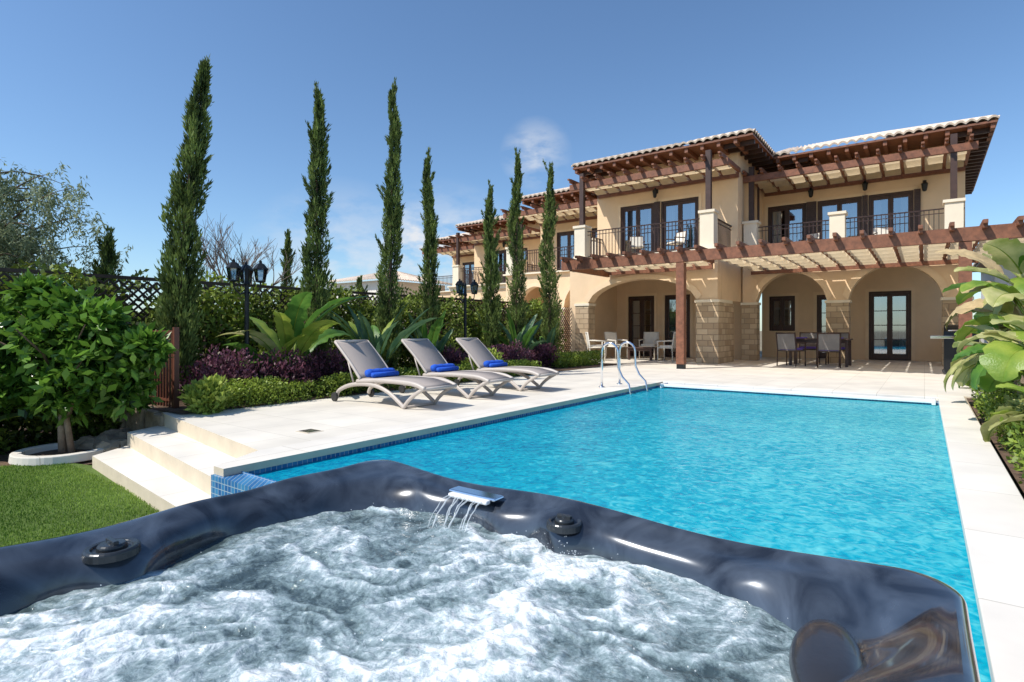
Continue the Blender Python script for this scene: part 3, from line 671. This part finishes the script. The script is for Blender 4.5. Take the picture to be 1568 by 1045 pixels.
# ---------------------------------------------------------------- furniture
def chair(x,y,rot,name='garden_chair',cush=None,fab=None,arm=True,s=1,z=0,fm=None):
    g=group(name); T=Matrix.Translation((x,y,z))@Matrix.Rotation(rot,4,'Z')@Matrix.Scale(s,4); fab=fab or M['chairg']; fm=fm or M['darkwood']
    f=MB();f.M=T
    for sx in (-.26,.26):
        f.tube([(sx,-.25,0),(sx,-.25,.62)],.016,fm,8); f.tube([(sx,.25,0),(sx,.22,.45),(sx,.30,.92)],.016,fm,8)
        f.tube([(sx,-.27,.63),(sx,.25,.65)],.02,fm,8); f.tube([(sx,-.24,.42),(sx,.22,.42)],.014,fm,8)
    for p in ((-.24,.42),(.22,.42)): f.tube([(-.26,p[0],p[1]),(.26,p[0],p[1])],.014,fm,8)
    f.tube([(-.26,.30,.9),(.26,.30,.9)],.018,fm,8); f.done('frame',g,smooth=True)
    s_=MB();s_.M=T; s_.box(-.24,.24,-.23,.22,.425,.445,fab); s_.beam((0,.225,.46),(0,.29,.89),.48,.02,fab)
    if cush: s_.box(-.22,.22,-.2,.2,.447,.50,cush)
    s_.done('seat_and_back',g,bevel=.008)
def table(x,y,w,d,h,name='dining_table'):
    g=group(name); mb=MB(); mb.box(x-w/2,x+w/2,y-d/2,y+d/2,h-.04,h,M['darkwood'])
    for sx in (-1,1):
        for sy in (-1,1): mb.box(x+sx*(w/2-.07)-.035,x+sx*(w/2-.07)+.035,y+sy*(d/2-.07)-.035,y+sy*(d/2-.07)+.035,0,h-.04,M['darkwood'])
    mb.box(x-w/2+.1,x+w/2-.1,y-d/2+.05,y-d/2+.08,h-.12,h-.041,M['darkwood'])
    mb.done('table_frame',g,bevel=.006)
    if name=='dining_table':
        mb=MB()
        for (a,b) in ((-.4,-.2),(.2,-.2),(-.4,.2),(.2,.2)): mb.box(x+a*w-.0,x+a*w+.25,y+b*d-.1,y+b*d+.1,h+.002,h+.03,M['purple'])
        mb.done('folded_napkins',g,bevel=.01)
table(-2.35,17.7,1.5,.9,.75)
chair(-2.95,16.95,math.pi*.9,cush=M['purple']); chair(-2.05,16.95,math.pi*1.05,cush=M['purple']); chair(-2.75,18.4,0,cush=M['purple']); chair(-2.0,18.4,0,cush=M['purple'])
for (x,y,r) in ((-8.6,16.3,2.2),(-8.45,17.5,1.2),(-6.55,17.3,-1.6),(-7.7,18.5,.1)): chair(x,y,r,'lounge_armchair',cush=M['pad'],fab=M['pad'],s=1,fm=M['pad'])
table(-7.5,17.5,.9,.6,.42,'coffee_table')
for (x,y,r) in ((-7.7,17.5,.5),(-6.4,17.5,-.5),(-1.0,20.3,.3),(-3.0,20.3,-.3)): chair(x,y,r,'balcony_chair',cush=M['pad'],fab=M['pad'],s=.85,z=3.36)
g=group('barbecue_grill'); mb=MB(); mb.box(.35,.95,15.7,16.2,.1,.8,M['black']); mb.box(.1,1.2,15.7,16.2,.80,.86,M['chrome'])
rows=[]
for k in range(9):
    a=math.pi*k/8; rows.append([(.35,15.95-.25*math.cos(a),.86+.25*math.sin(a)),(.95,15.95-.25*math.cos(a),.86+.25*math.sin(a))])
mb.grid(rows,M['black']); mb.tube([(.42,15.68,.98),(.88,15.68,.98)],.015,M['chrome'],8)
mb.tube([(.38,15.75,.06),(.38,16.15,.06)],.06,M['rubber'],12); mb.done('grill_body',g,bevel=.01)

# ---------------------------------------------------------------- lamps
def lamp(x,y,h):
    g=group('garden_lamp_post'); mb=MB()
    mb.lathe((x,y,-.02),[(.10,0),(.10,.06),(.06,.12),(.05,.4),(.035,.45),(.03,h-.35),(.045,h-.33),(.03,h-.28),(.028,h-.1),(.001,h-.05)],M['black'],12)
    for a in (0.6,0.6+2*math.pi/3,.6+4*math.pi/3):
        dx,dy=math.cos(a),math.sin(a)
        mb.tube([(x,y,h-.45),(x+dx*.1,y+dy*.1,h-.5),(x+dx*.19,y+dy*.19,h-.42),(x+dx*.2,y+dy*.2,h-.33)],.012,M['black'],6)
        c=(x+dx*.2,y+dy*.2,h-.33)
        mb.lathe(c,[(.02,0),(.07,.01),(.065,.03)],M['black'],6)
        mb.lathe(c,[(.06,.03),(.085,.19)],M['glass'],6)
        for k in range(6):
            t=2*math.pi*k/6; mb.tube([(c[0]+.062*math.cos(t),c[1]+.062*math.sin(t),c[2]+.03),(c[0]+.087*math.cos(t),c[1]+.087*math.sin(t),c[2]+.19)],.006,M['black'],4)
        mb.lathe(c,[(.105,.19),(.1,.205),(.05,.27),(.02,.285),(.02,.31),(.001,.33)],M['black'],6)
    mb.done('post_and_lanterns',g)
lamp(-7.85,4.25,2.0); lamp(-8.1,9.3,2.1)

# ---------------------------------------------------------------- fence + gate
g=group('lattice_fence'); mb=MB()
X=-9.75; H=1.76
y=-3
while y<16:
    mb.box(X-.05,X+.05,y-.05,y+.05,-.5,H,M['darkwood']); y+=1.9
mb.box(X-.04,X+.04,-3,16,H,H+.05,M['darkwood'])
y=-4.5
while y<16:
    for s in (1,-1):
        a=(X+.005*s,y if s>0 else y+2.08,-.3); b=(X+.005*s,y+2.08 if s>0 else y,H-.02)
        mb.beam(a,b,.012,.03,M['darkwood'])
    y+=.13
mb.done('lattice',g)
g=group('garden_gate'); mb=MB()
for i in range(9): mb.box(-8.42+i*.085,-8.40+i*.085,3.2,3.22,.0,.95,M['redmetal'])
mb.box(-8.45,-7.66,3.195,3.225,.95,.99,M['redmetal']);mb.box(-8.45,-7.66,3.195,3.225,.08,.11,M['redmetal']);mb.box(-8.45,-7.66,3.195,3.225,.75,.78,M['redmetal'])
mb.box(-7.66,-7.61,3.18,3.24,-.1,1.03,M['redmetal']);mb.box(-8.51,-8.46,3.18,3.24,-.1,1.03,M['redmetal']); mb.done('bars',g)

# ---------------------------------------------------------------- vegetation
def hedge(name,x0,x1,y0,y1,z0,z1,n,m,ls=.07,clump=1.6,amp=.25,dens_top=0,seed=0,thin=-.35):
    P=np.c_[rng.uniform(x0,x1,n),rng.uniform(y0,y1,n),z0+(z1-z0)*1.15*rng.uniform(0,1,n)]
    c=nz(P,clump,seed); c2=nz(P,clump*3.3,seed+9)
    lim=z1+amp*nz(P*[1,1,0],1.4,seed+3)*1.3
    keep=(P[:,2]<lim)&(c+c2*.6>thin)
    P=P[keep];c=c[keep];c2=c2[keep];k=len(P)
    fr=(P[:,0]-x0)/(x1-x0)
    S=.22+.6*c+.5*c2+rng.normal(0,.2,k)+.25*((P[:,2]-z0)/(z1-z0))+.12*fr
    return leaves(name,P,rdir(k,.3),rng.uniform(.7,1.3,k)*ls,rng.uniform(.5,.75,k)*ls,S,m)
hedge('climbing_hedge',-9.7,-9.25,-1,15.5,-.4,1.70,62000,L_hedge,.088,1.2,.3,thin=-.2)
hedge('background_hedge',-10.6,-10.1,-1,16,-.4,1.82,36000,L_hedge,.10,1.0,.3,seed=5)
hedge('boxwood_hedge',-7.45,-6.95,3.45,10.6,0,.30,30000,L_box,.04,2.5,.12)
hedge('boxwood_hedge',-8.1,-7.4,12.3,14.6,0,.36,9000,L_box,.05,2.5,.1,seed=3)
hedge('lawn_side_hedge',-9.3,-8.5,-1,2.9,-.45,.6,16000,L_hedge,.08,1.5,.3,seed=8)
hedge('low_border_hedge',.52,1.5,4.0,10,-.02,.26,17000,L_box,.045,2.5,.15,seed=12)
def blob(name,c,r,n,m,ls,up=.3,seed=0,thr=-.25,parent=None,hang=False,flat=None):
    D=rng.normal(size=(n,3)); D/=np.linalg.norm(D,axis=1,keepdims=True); U=rng.uniform(0,1,n)**(.45)
    P=D*U[:,None]
    nn=nz(D,1.8,seed); P*= (1+.45*nn)[:,None]
    W=P*np.array(r)+np.array(c)
    cl=nz(W,2.6/max(r),seed+4); cl2=nz(W,7/max(r),seed+7)
    keep=cl+.7*cl2>thr; 
    if flat is not None: keep&=W[:,2]>flat
    W=W[keep];cl=cl[keep];cl2=cl2[keep];U=U[keep];D=D[keep];k=len(W)
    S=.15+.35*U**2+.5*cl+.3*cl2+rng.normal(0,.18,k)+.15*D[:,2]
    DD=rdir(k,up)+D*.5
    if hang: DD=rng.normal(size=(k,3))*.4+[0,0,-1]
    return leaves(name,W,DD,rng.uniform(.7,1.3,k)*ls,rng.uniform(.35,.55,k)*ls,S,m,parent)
for i,(x,y,r,h) in enumerate([(-7.7,3.9,.5,.45),(-7.7,4.7,.5,.42),(-7.8,5.5,.45,.42),(-7.9,8.6,.5,.4),(-7.8,9.6,.5,.4),(-7.8,10.6,.5,.42),(-8.0,12.2,.45,.4)]):
    blob('purple_loropetalum_shrub',(x,y,h*.6),(r,r,h),4500,L_pur,.06,.8,seed=i*3,flat=0)
blob('variegated_shrub',(-6.98,3.28,.15),(.27,.2,.22),2000,L_var,.09,1,seed=31,flat=0)
blob('variegated_shrub',(-7.3,9.0,.3),(.3,.5,.25),1600,L_var,.09,1,seed=33,flat=0)
for i,(x,y,r,h) in enumerate([(-8.6,5.0,.4,.5),(-8.6,6.4,.4,.55),(-8.6,9.0,.4,.55),(-8.7,11,.4,.6),(-9.0,3.2,.4,.6),(-9.0,7.2,.4,.8),(-9.0,10,.4,.8)]):
    blob('garden_shrub',(x,y,h*.6),(r,r,h),3500,L_hedge,.08,.4,seed=50+i*3,flat=0)

def cypress(x,y,z0,top,R,lean=(0,0),n=15000,seed=0):
    g=group('cypress_tree'); H=top-z0
    t=rng.uniform(0,1,n)**.95; th=rng.uniform(0,2*math.pi,n)
    prof=np.minimum(1,(t*3+.35))**.8*np.clip(1-t,0,1)**.5*1.0
    q=np.c_[np.cos(th)*1.1,np.sin(th)*1.1,t*H*1.9]
    nn=nz(q,1.3,seed*7.3); n2=nz(q,3.4,seed*3.1)
    rad=R*prof*(1+.85*nn+.4*n2)*np.sqrt(rng.uniform(.08,1,n))
    wob=.3*R*np.sin(t*7+seed)+.15*R*np.sin(t*17+seed*2)
    P=np.c_[x+lean[0]*t**1.4+wob+rad*np.cos(th),y+lean[1]*t**1.4+rad*np.sin(th),z0+t*H*.97]
    D=np.c_[np.cos(th)*.35,np.sin(th)*.35,np.full(n,1.0)]+rng.normal(0,.22,(n,3))
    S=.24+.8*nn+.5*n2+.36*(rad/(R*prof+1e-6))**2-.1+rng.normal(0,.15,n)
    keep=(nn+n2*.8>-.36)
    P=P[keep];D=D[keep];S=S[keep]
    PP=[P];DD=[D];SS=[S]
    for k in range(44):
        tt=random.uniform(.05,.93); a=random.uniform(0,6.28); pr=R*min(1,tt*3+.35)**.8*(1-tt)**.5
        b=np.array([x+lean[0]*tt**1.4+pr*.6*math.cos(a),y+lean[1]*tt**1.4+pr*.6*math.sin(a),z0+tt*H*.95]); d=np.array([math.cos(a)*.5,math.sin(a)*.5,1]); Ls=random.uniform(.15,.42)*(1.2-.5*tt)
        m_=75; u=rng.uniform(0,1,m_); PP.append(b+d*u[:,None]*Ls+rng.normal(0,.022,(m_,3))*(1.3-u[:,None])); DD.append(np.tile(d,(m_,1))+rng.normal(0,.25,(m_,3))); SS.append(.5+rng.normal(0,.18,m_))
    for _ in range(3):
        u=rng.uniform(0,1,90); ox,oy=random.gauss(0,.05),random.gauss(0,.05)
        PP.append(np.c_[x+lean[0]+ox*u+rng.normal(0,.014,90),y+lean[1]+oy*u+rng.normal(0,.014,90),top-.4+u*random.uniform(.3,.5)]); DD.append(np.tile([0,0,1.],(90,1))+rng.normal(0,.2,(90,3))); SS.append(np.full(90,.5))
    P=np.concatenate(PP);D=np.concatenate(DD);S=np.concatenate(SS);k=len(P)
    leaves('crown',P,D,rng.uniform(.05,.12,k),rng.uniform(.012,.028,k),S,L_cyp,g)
    mb=MB(); mb.tube([(x,y,z0-.3),(x+lean[0]*.25,y+lean[1]*.25,z0+H*.4),(x+lean[0]*.7,y+lean[1]*.7,z0+H*.8)],[.05,.03,.01],M['bark'],8); mb.done('trunk',g,smooth=True)
cypress(-8.5,3.55,.15,4.85,.25,(.26,.27),19000,1)
cypress(-8.5,5.85,.0,5.2,.22,(0,0),16000,2)
cypress(-8.5,7.5,.0,5.85,.21,(.05,.05),16000,3)
cypress(-8.5,8.6,.0,4.75,.18,(-.02,0),12000,4)
cypress(-8.5,10.7,.0,4.5,.2,(0,0),12000,5)
cypress(-8.5,11.75,.0,5.55,.22,(.05,0),13000,6)
cypress(-8.3,13.05,.0,5.55,.25,(0,0),14000,7)
cypress(-14,8.7,.0,3.7,.16,(0,0),6000,8)
cypress(-11.0,3.4,-.3,2.6,.18,(.12,.15),5000,9)
cypress(-17,13.6,.0,3.0,.3,(0,0),5000,10)

# citrus tree
g=group('orange_tree'); mb=MB()
cx,cy=-7.86,2.12
mb.tube([(cx,cy,-.45),(cx+.02,cy-.02,-.1),(cx-.02,cy,.25),(cx,cy,.6)],[.05,.042,.038,.02],M['palebark'],8)
mb.tube([(cx+.12,cy+.05,-.45),(cx+.1,cy,0),(cx+.2,cy+.1,.4)],[.035,.03,.015],M['palebark'],8)
for k in range(12):
    a=k*.9; mb.tube([(cx,cy,.1+.03*k),(cx+.3*math.cos(a),cy+.3*math.sin(a),.5+.04*k),(cx+.65*math.cos(a),cy+.65*math.sin(a),.7+.05*k)],[.02,.014,.005],M['bark'],6)
mb.done('trunk',g,smooth=True)
for i,(dx,dy,dz,r) in enumerate([(0,0,.85,.48),(.42,.3,.65,.4),(-.5,-.35,.85,.46),(.45,.42,.34,.32),(-.4,-.35,.38,.36),(-.1,.05,1.2,.3),(.1,0,.36,.36),(-.8,-.55,1.15,.35),(.3,.25,1.05,.28),(-.85,-.65,.7,.4),(.66,.58,.8,.2),(-.35,-.15,1.42,.17),(-.95,-.7,.25,.36)]):
    blob('foliage_clump',(cx+dx,cy+dy,dz),(r,r,r*.85),1300,L_cit,.15,-.1,seed=70+i*5,thr=-.05,parent=g)
mb=MB(); mb.lathe((cx+.1,cy-.02,-.42),[(.36,.0),(.36,.09),(.46,.09),(.47,.0)],M['coping'],40); mb.lathe((cx+.1,cy-.02,-.42),[(.355,.03),(.001,.04)],M['soil'],30); mb.done('tree_ring',None,bevel=.01)
mb=MB()
for i in range(16):
    x=-7.35-.15*random.random()-i*.06; y=2.45+random.uniform(-.1,.45); r=random.uniform(.07,.16)
    rows=[]
    for a in range(7):
        ph=-math.pi/2+math.pi*a/6; row=[]
        for k in range(11):
            t=2*math.pi*(k%10)/10; d=Vector((math.cos(ph)*math.cos(t),math.cos(ph)*math.sin(t),math.sin(ph))); q=r*(1+.4*noise.noise(d*1.6+Vector((i*3,0,0)))); row.append((x+d.x*q*1.3,y+d.y*q,-.38+d.z*q*.8))
        rows.append(row)
    mb.grid(rows,M['rock'])
mb.done('garden_rocks')
mb=MB(); 
for i in range(9): mb.box(-7.55-i*.3,-7.27-i*.3,2.9+.03*(i%2),3.1,-.46,-.02+.02*(i%3),M['rock'])
mb.done('retaining_wall',bevel=.03)
def big_leaf(mb,base,az,el,L,W,droop,m,pet=.3,tears=True):
    n=24; p=Vector(base); e=el; pts=[];
    for i in range(n+1):
        pts.append((p.copy(),e)); st=L/n; p=p+Vector((math.cos(az)*math.cos(e),math.sin(az)*math.cos(e),math.sin(e)))*st; e-=droop/n*(.4+1.4*i/n)
    k0=int(n*pet); mb.tube([q[0] for q in pts[:k0+1]],[.018*(1-.4*i/k0) for i in range(k0+1)],m,6)
    mb.tube([q[0] for q in pts[k0:]],[.011*(1-.9*i/(n-k0)) for i in range(n-k0+1)],B2,5)
    side=Vector((-math.sin(az),math.cos(az),0)); tw=random.uniform(-.5,.5)
    for s in (-1,1):
        r0=[];r1=[];r2=[]
        for i in range(k0,n+1):
            t=(i-k0)/(n-k0); w=W/2*math.sin(math.pi*min(1,t**.75*.97+.03))**.7
            q,e=pts[i]; up=Vector((-math.cos(az)*math.sin(e),-math.sin(az)*math.sin(e),math.cos(e))); fw=Vector((math.cos(az)*math.cos(e),math.sin(az)*math.cos(e),math.sin(e)))
            d=(side*s*math.cos(tw)+up*math.sin(tw)*s); j=random.uniform(.78,1.05) if tears else 1
            dr=random.uniform(-.12,.1)
            r0.append(q);r1.append(q+d*w*.55+up*w*.25+fw*w*.15);r2.append(q+d*w*j+up*w*(.2+dr)+fw*w*.3)
        mb.grid([r0,r1,r2],m)
def banana(name,x,y,z,nl,L,W,mats,seed,azr=(0,6.28),el=(.9,1.45),droop=(.6,1.8),stem=.0):
    random.seed(seed); g=group(name); mb=MB()
    if stem: mb.tube([(x,y,z),(x,y,z+stem)],[.07,.05],M['palebark'],8)
    for i in range(nl):
        a=azr[0]+(azr[1]-azr[0])*(i+random.random()*.7)/nl
        big_leaf(mb,(x+random.uniform(-.05,.05),y+random.uniform(-.05,.05),z+stem),a,random.uniform(*el),L*random.uniform(.75,1.15),W*random.uniform(.8,1.15),random.uniform(*droop),random.choice(mats))
    mb.done('leaves',g,smooth=True)
banana('banana_plant',-8.0,5.0,0,12,1.75,.32,[B2,B2,B1,B3],1,el=(1.15,1.5),droop=(.7,1.9),stem=.15)
banana('banana_plant',-8.0,4.6,0,6,1.3,.28,[B1,B2],11,el=(1.15,1.5),droop=(.8,2))
banana('bird_of_paradise_plant',-8.0,6.7,0,11,1.65,.26,[B4,B1,B4,B2],2,el=(1.1,1.5),droop=(.3,1.2))
banana('bird_of_paradise_plant',-8.0,8.0,0,11,1.5,.24,[B4,B1,B4],3,el=(1.1,1.5),droop=(.3,1.2))
banana('bird_of_paradise_plant',-8.0,11.2,0,11,1.5,.24,[B4,B4,B1],4,el=(1.1,1.5),droop=(.3,1.2))
banana('bird_of_paradise_plant',-8.1,12.6,0,8,1.2,.22,[B4,B4,B1],5,el=(1.1,1.5),droop=(.3,1.2))
banana('banana_plant',-8.7,1.3,-.45,9,1.3,.22,[B4,B1],6,droop=(.8,1.6))
# right border: tall striped-leaf plants next to the coping
for i,(x,y,L,st,W_) in enumerate([(.92,6.5,.62,.15,.26),(.90,7.3,.72,.75,.40),(.93,8.1,.85,.55,.44),(.95,8.9,.95,1.05,.46),(1.0,9.8,1.0,.6,.42),(1.05,9.6,1.05,1.45,.42),(1.15,10.9,1.0,.5,.38),(1.25,12.2,1.0,.3,.34)]):
    banana('banana_plant',x,y,0,17,L,W_,[B3,B2,B3,B3,B2,B1,B5] if i<6 else [B2,B3,B1],20+i,el=(.1,1.4),droop=(.8,2.4),stem=st)
random.seed(5)
blob('dry_flowering_shrub',(1.0,11.6,.4),(.45,.9,.4),5000,L_yel,.08,.3,seed=91,flat=0)
blob('dry_flowering_shrub',(.85,7.2,.2),(.25,1.4,.25),4000,L_yel,.06,.3,seed=95,flat=0)
# pepper tree
g=group('pepper_tree'); mb=MB(); px,py=-11.9,2.25
mb.tube([(px,py,-.5),(px+.1,py,1),(px,py+.1,2.2),(px+.2,py,3.2)],[.18,.14,.1,.04],M['bark'],10)
random.seed(9); LP=[]
for k in range(34):
    a=random.uniform(0,6.28); z=random.uniform(1.5,3.5); L=random.uniform(.8,1.6)
    pts=[Vector((px,py,z))]
    d=Vector((math.cos(a),math.sin(a),random.uniform(.4,1.3)))
    for i in range(6):
        pts.append(pts[-1]+d*L/6); d.z-=.16; d+=Vector((random.uniform(-.15,.15),random.uniform(-.15,.15),0))
    mb.tube(pts,[.02*(1-i/7) for i in range(7)],M['bark'],6)
    for q in pts[1:]: 
        for _ in range(4): LP.append(q+Vector((random.gauss(0,.2),random.gauss(0,.2),random.gauss(0,.14))))
mb.done('trunk',g,smooth=True)
PP=[];SS=[]
for q in LP:
    m_=30; ln=random.uniform(.2,.6); u=rng.uniform(0,1,m_); dx=rng.normal(0,.05,2)
    PP.append(np.c_[q.x+dx[0]*u*3+rng.normal(0,.025,m_),q.y+dx[1]*u*3+rng.normal(0,.025,m_),q.z-u*ln]); SS.append(.45+rng.normal(0,.2,m_)+random.gauss(0,.2))
PP=np.concatenate(PP);SS=np.concatenate(SS);k=len(PP)
leaves('foliage',PP,rng.normal(size=(k,3))*.7+[0,0,-.7],rng.uniform(.06,.12,k),rng.uniform(.015,.028,k),SS,L_pep,g)
# bare tree
g=group('bare_tree'); mb=MB(); random.seed(4)
def branch(p,d,L,r,dep):
    pts=[p];q=p
    for i in range(4): 
        d=(d+Vector((random.uniform(-.12,.12),random.uniform(-.12,.12),.03))).normalized(); q=q+d*L/4; pts.append(q)
    mb.tube(pts,[r*(1-.12*i) for i in range(5)],M['twig'],5)
    if dep>0:
        for k in range(3 if dep>1 else 4):
            a=random.uniform(0,6.28); branch(pts[random.choice([2,3,4])],(d+Vector((math.cos(a),math.sin(a),random.uniform(0,.4)))*.6).normalized(),L*random.uniform(.6,.8),r*.6,dep-1)
for k in range(4):
    a=k*1.6; branch(Vector((-12,6.3,.9)),Vector((math.cos(a)*.5,math.sin(a)*.5,1)).normalized(),1.05,.036,4)
mb.tube([(-12,6.3,-.5),(-12,6.3,.95)],[.07,.045],M['twig'],8); mb.done('branches',g)
hedge('distant_tree_line',-60,-50,-10,60,-.5,2.2,20000,L_hedge,.6,.15,1.5,seed=21)
hedge('garden_hedge_right',2.5,3.6,13,22,-.1,1.9,12000,L_hedge,.12,1.2,.4,seed=22)

# ---------------------------------------------------------------- world, sun, camera
s=Vector((-.47,-.80,0)).normalized(); el=math.radians(50)
S=Vector((s.x*math.cos(el),s.y*math.cos(el),math.sin(el)))
sun=bpy.data.lights.new('sun','SUN'); sun.energy=5.0; sun.angle=math.radians(.5); sun.color=(1,.95,.87)
so=bpy.data.objects.new('sun',sun); COL.objects.link(so); so.rotation_euler=S.to_track_quat('Z','Y').to_euler(); so.location=(0,0,30)
w=bpy.data.worlds.new('World'); scene.world=w; w.use_nodes=True; nt=w.node_tree
bg=nt.nodes['Background']; sky=N(nt,'ShaderNodeTexSky'); sky.sky_type='NISHITA'; sky.sun_disc=False
sky.sun_elevation=el; sky.sun_rotation=math.atan2(s.x,s.y); sky.air_density=1.0; sky.dust_density=.4; sky.ozone_density=2.5
tn=N(nt,'ShaderNodeVectorMath',operation='MULTIPLY'); tn.inputs[1].default_value=(.88,1.03,1.14)
nt.links.new(sky.outputs[0],tn.inputs[0]); nt.links.new(tn.outputs[0],bg.inputs['Color']); bg.inputs['Strength'].default_value=.14
tc=N(nt,'ShaderNodeTexCoord'); nm=N(nt,'ShaderNodeVectorMath',operation='NORMALIZE'); nt.links.new(tc.outputs['Generated'],nm.inputs[0])
nn=N(nt,'ShaderNodeTexNoise'); nn.inputs['Scale'].default_value=16; nn.inputs['Detail'].default_value=8; nn.inputs['Roughness'].default_value=.55
mpn=N(nt,'ShaderNodeMapping'); mpn.inputs['Scale'].default_value=(1,1,2.2); nt.links.new(nm.outputs[0],mpn.inputs[0]); nt.links.new(mpn.outputs[0],nn.inputs['Vector'])
tot=None
for d,rad,k in (((-.558,.831,.312),.045,.75),((-.735,.707,.15),.06,1.5),((-.675,.745,.15),.055,1.4),((-.80,.6,.09),.12,.7),((-.70,.75,.10),.12,.8)):
    v=Vector(d).normalized()
    ds=N(nt,'ShaderNodeVectorMath',operation='DISTANCE'); nt.links.new(nm.outputs[0],ds.inputs[0]); ds.inputs[1].default_value=v
    mr=N(nt,'ShaderNodeMapRange'); mr.inputs[1].default_value=rad*1.4; mr.inputs[2].default_value=0; mr.inputs[3].default_value=0; mr.inputs[4].default_value=k; nt.links.new(ds.outputs['Value'],mr.inputs[0])
    if tot is None: tot=mr.outputs[0]
    else:
        mm=N(nt,'ShaderNodeMath',operation='MAXIMUM'); nt.links.new(tot,mm.inputs[0]); nt.links.new(mr.outputs[0],mm.inputs[1]); tot=mm.outputs[0]
mr=N(nt,'ShaderNodeMapRange'); mr.inputs[1].default_value=.36; mr.inputs[2].default_value=.6; nt.links.new(nn.outputs['Fac'],mr.inputs[0])
mm=N(nt,'ShaderNodeMath',operation='MULTIPLY'); mm.use_clamp=True; nt.links.new(tot,mm.inputs[0]); nt.links.new(mr.outputs[0],mm.inputs[1])
b2=N(nt,'ShaderNodeBackground'); b2.inputs['Color'].default_value=(.88,.92,.98,1); b2.inputs['Strength'].default_value=.9
mx=N(nt,'ShaderNodeMixShader'); nt.links.new(mm.outputs[0],mx.inputs[0]); nt.links.new(bg.outputs[0],mx.inputs[1]); nt.links.new(b2.outputs[0],mx.inputs[2])
nt.links.new(mx.outputs[0],nt.nodes['World Output'].inputs['Surface'])

cam=bpy.data.cameras.new('camera'); co=bpy.data.objects.new('camera',cam); COL.objects.link(co)
co.location=(0,0,1.0); co.rotation_euler=(math.pi/2,0,math.radians(36.3)); cam.sensor_width=36; cam.lens=860/1568*36; cam.shift_y=-.0112
cam.clip_start=.02; cam.clip_end=2000
scene.camera=co
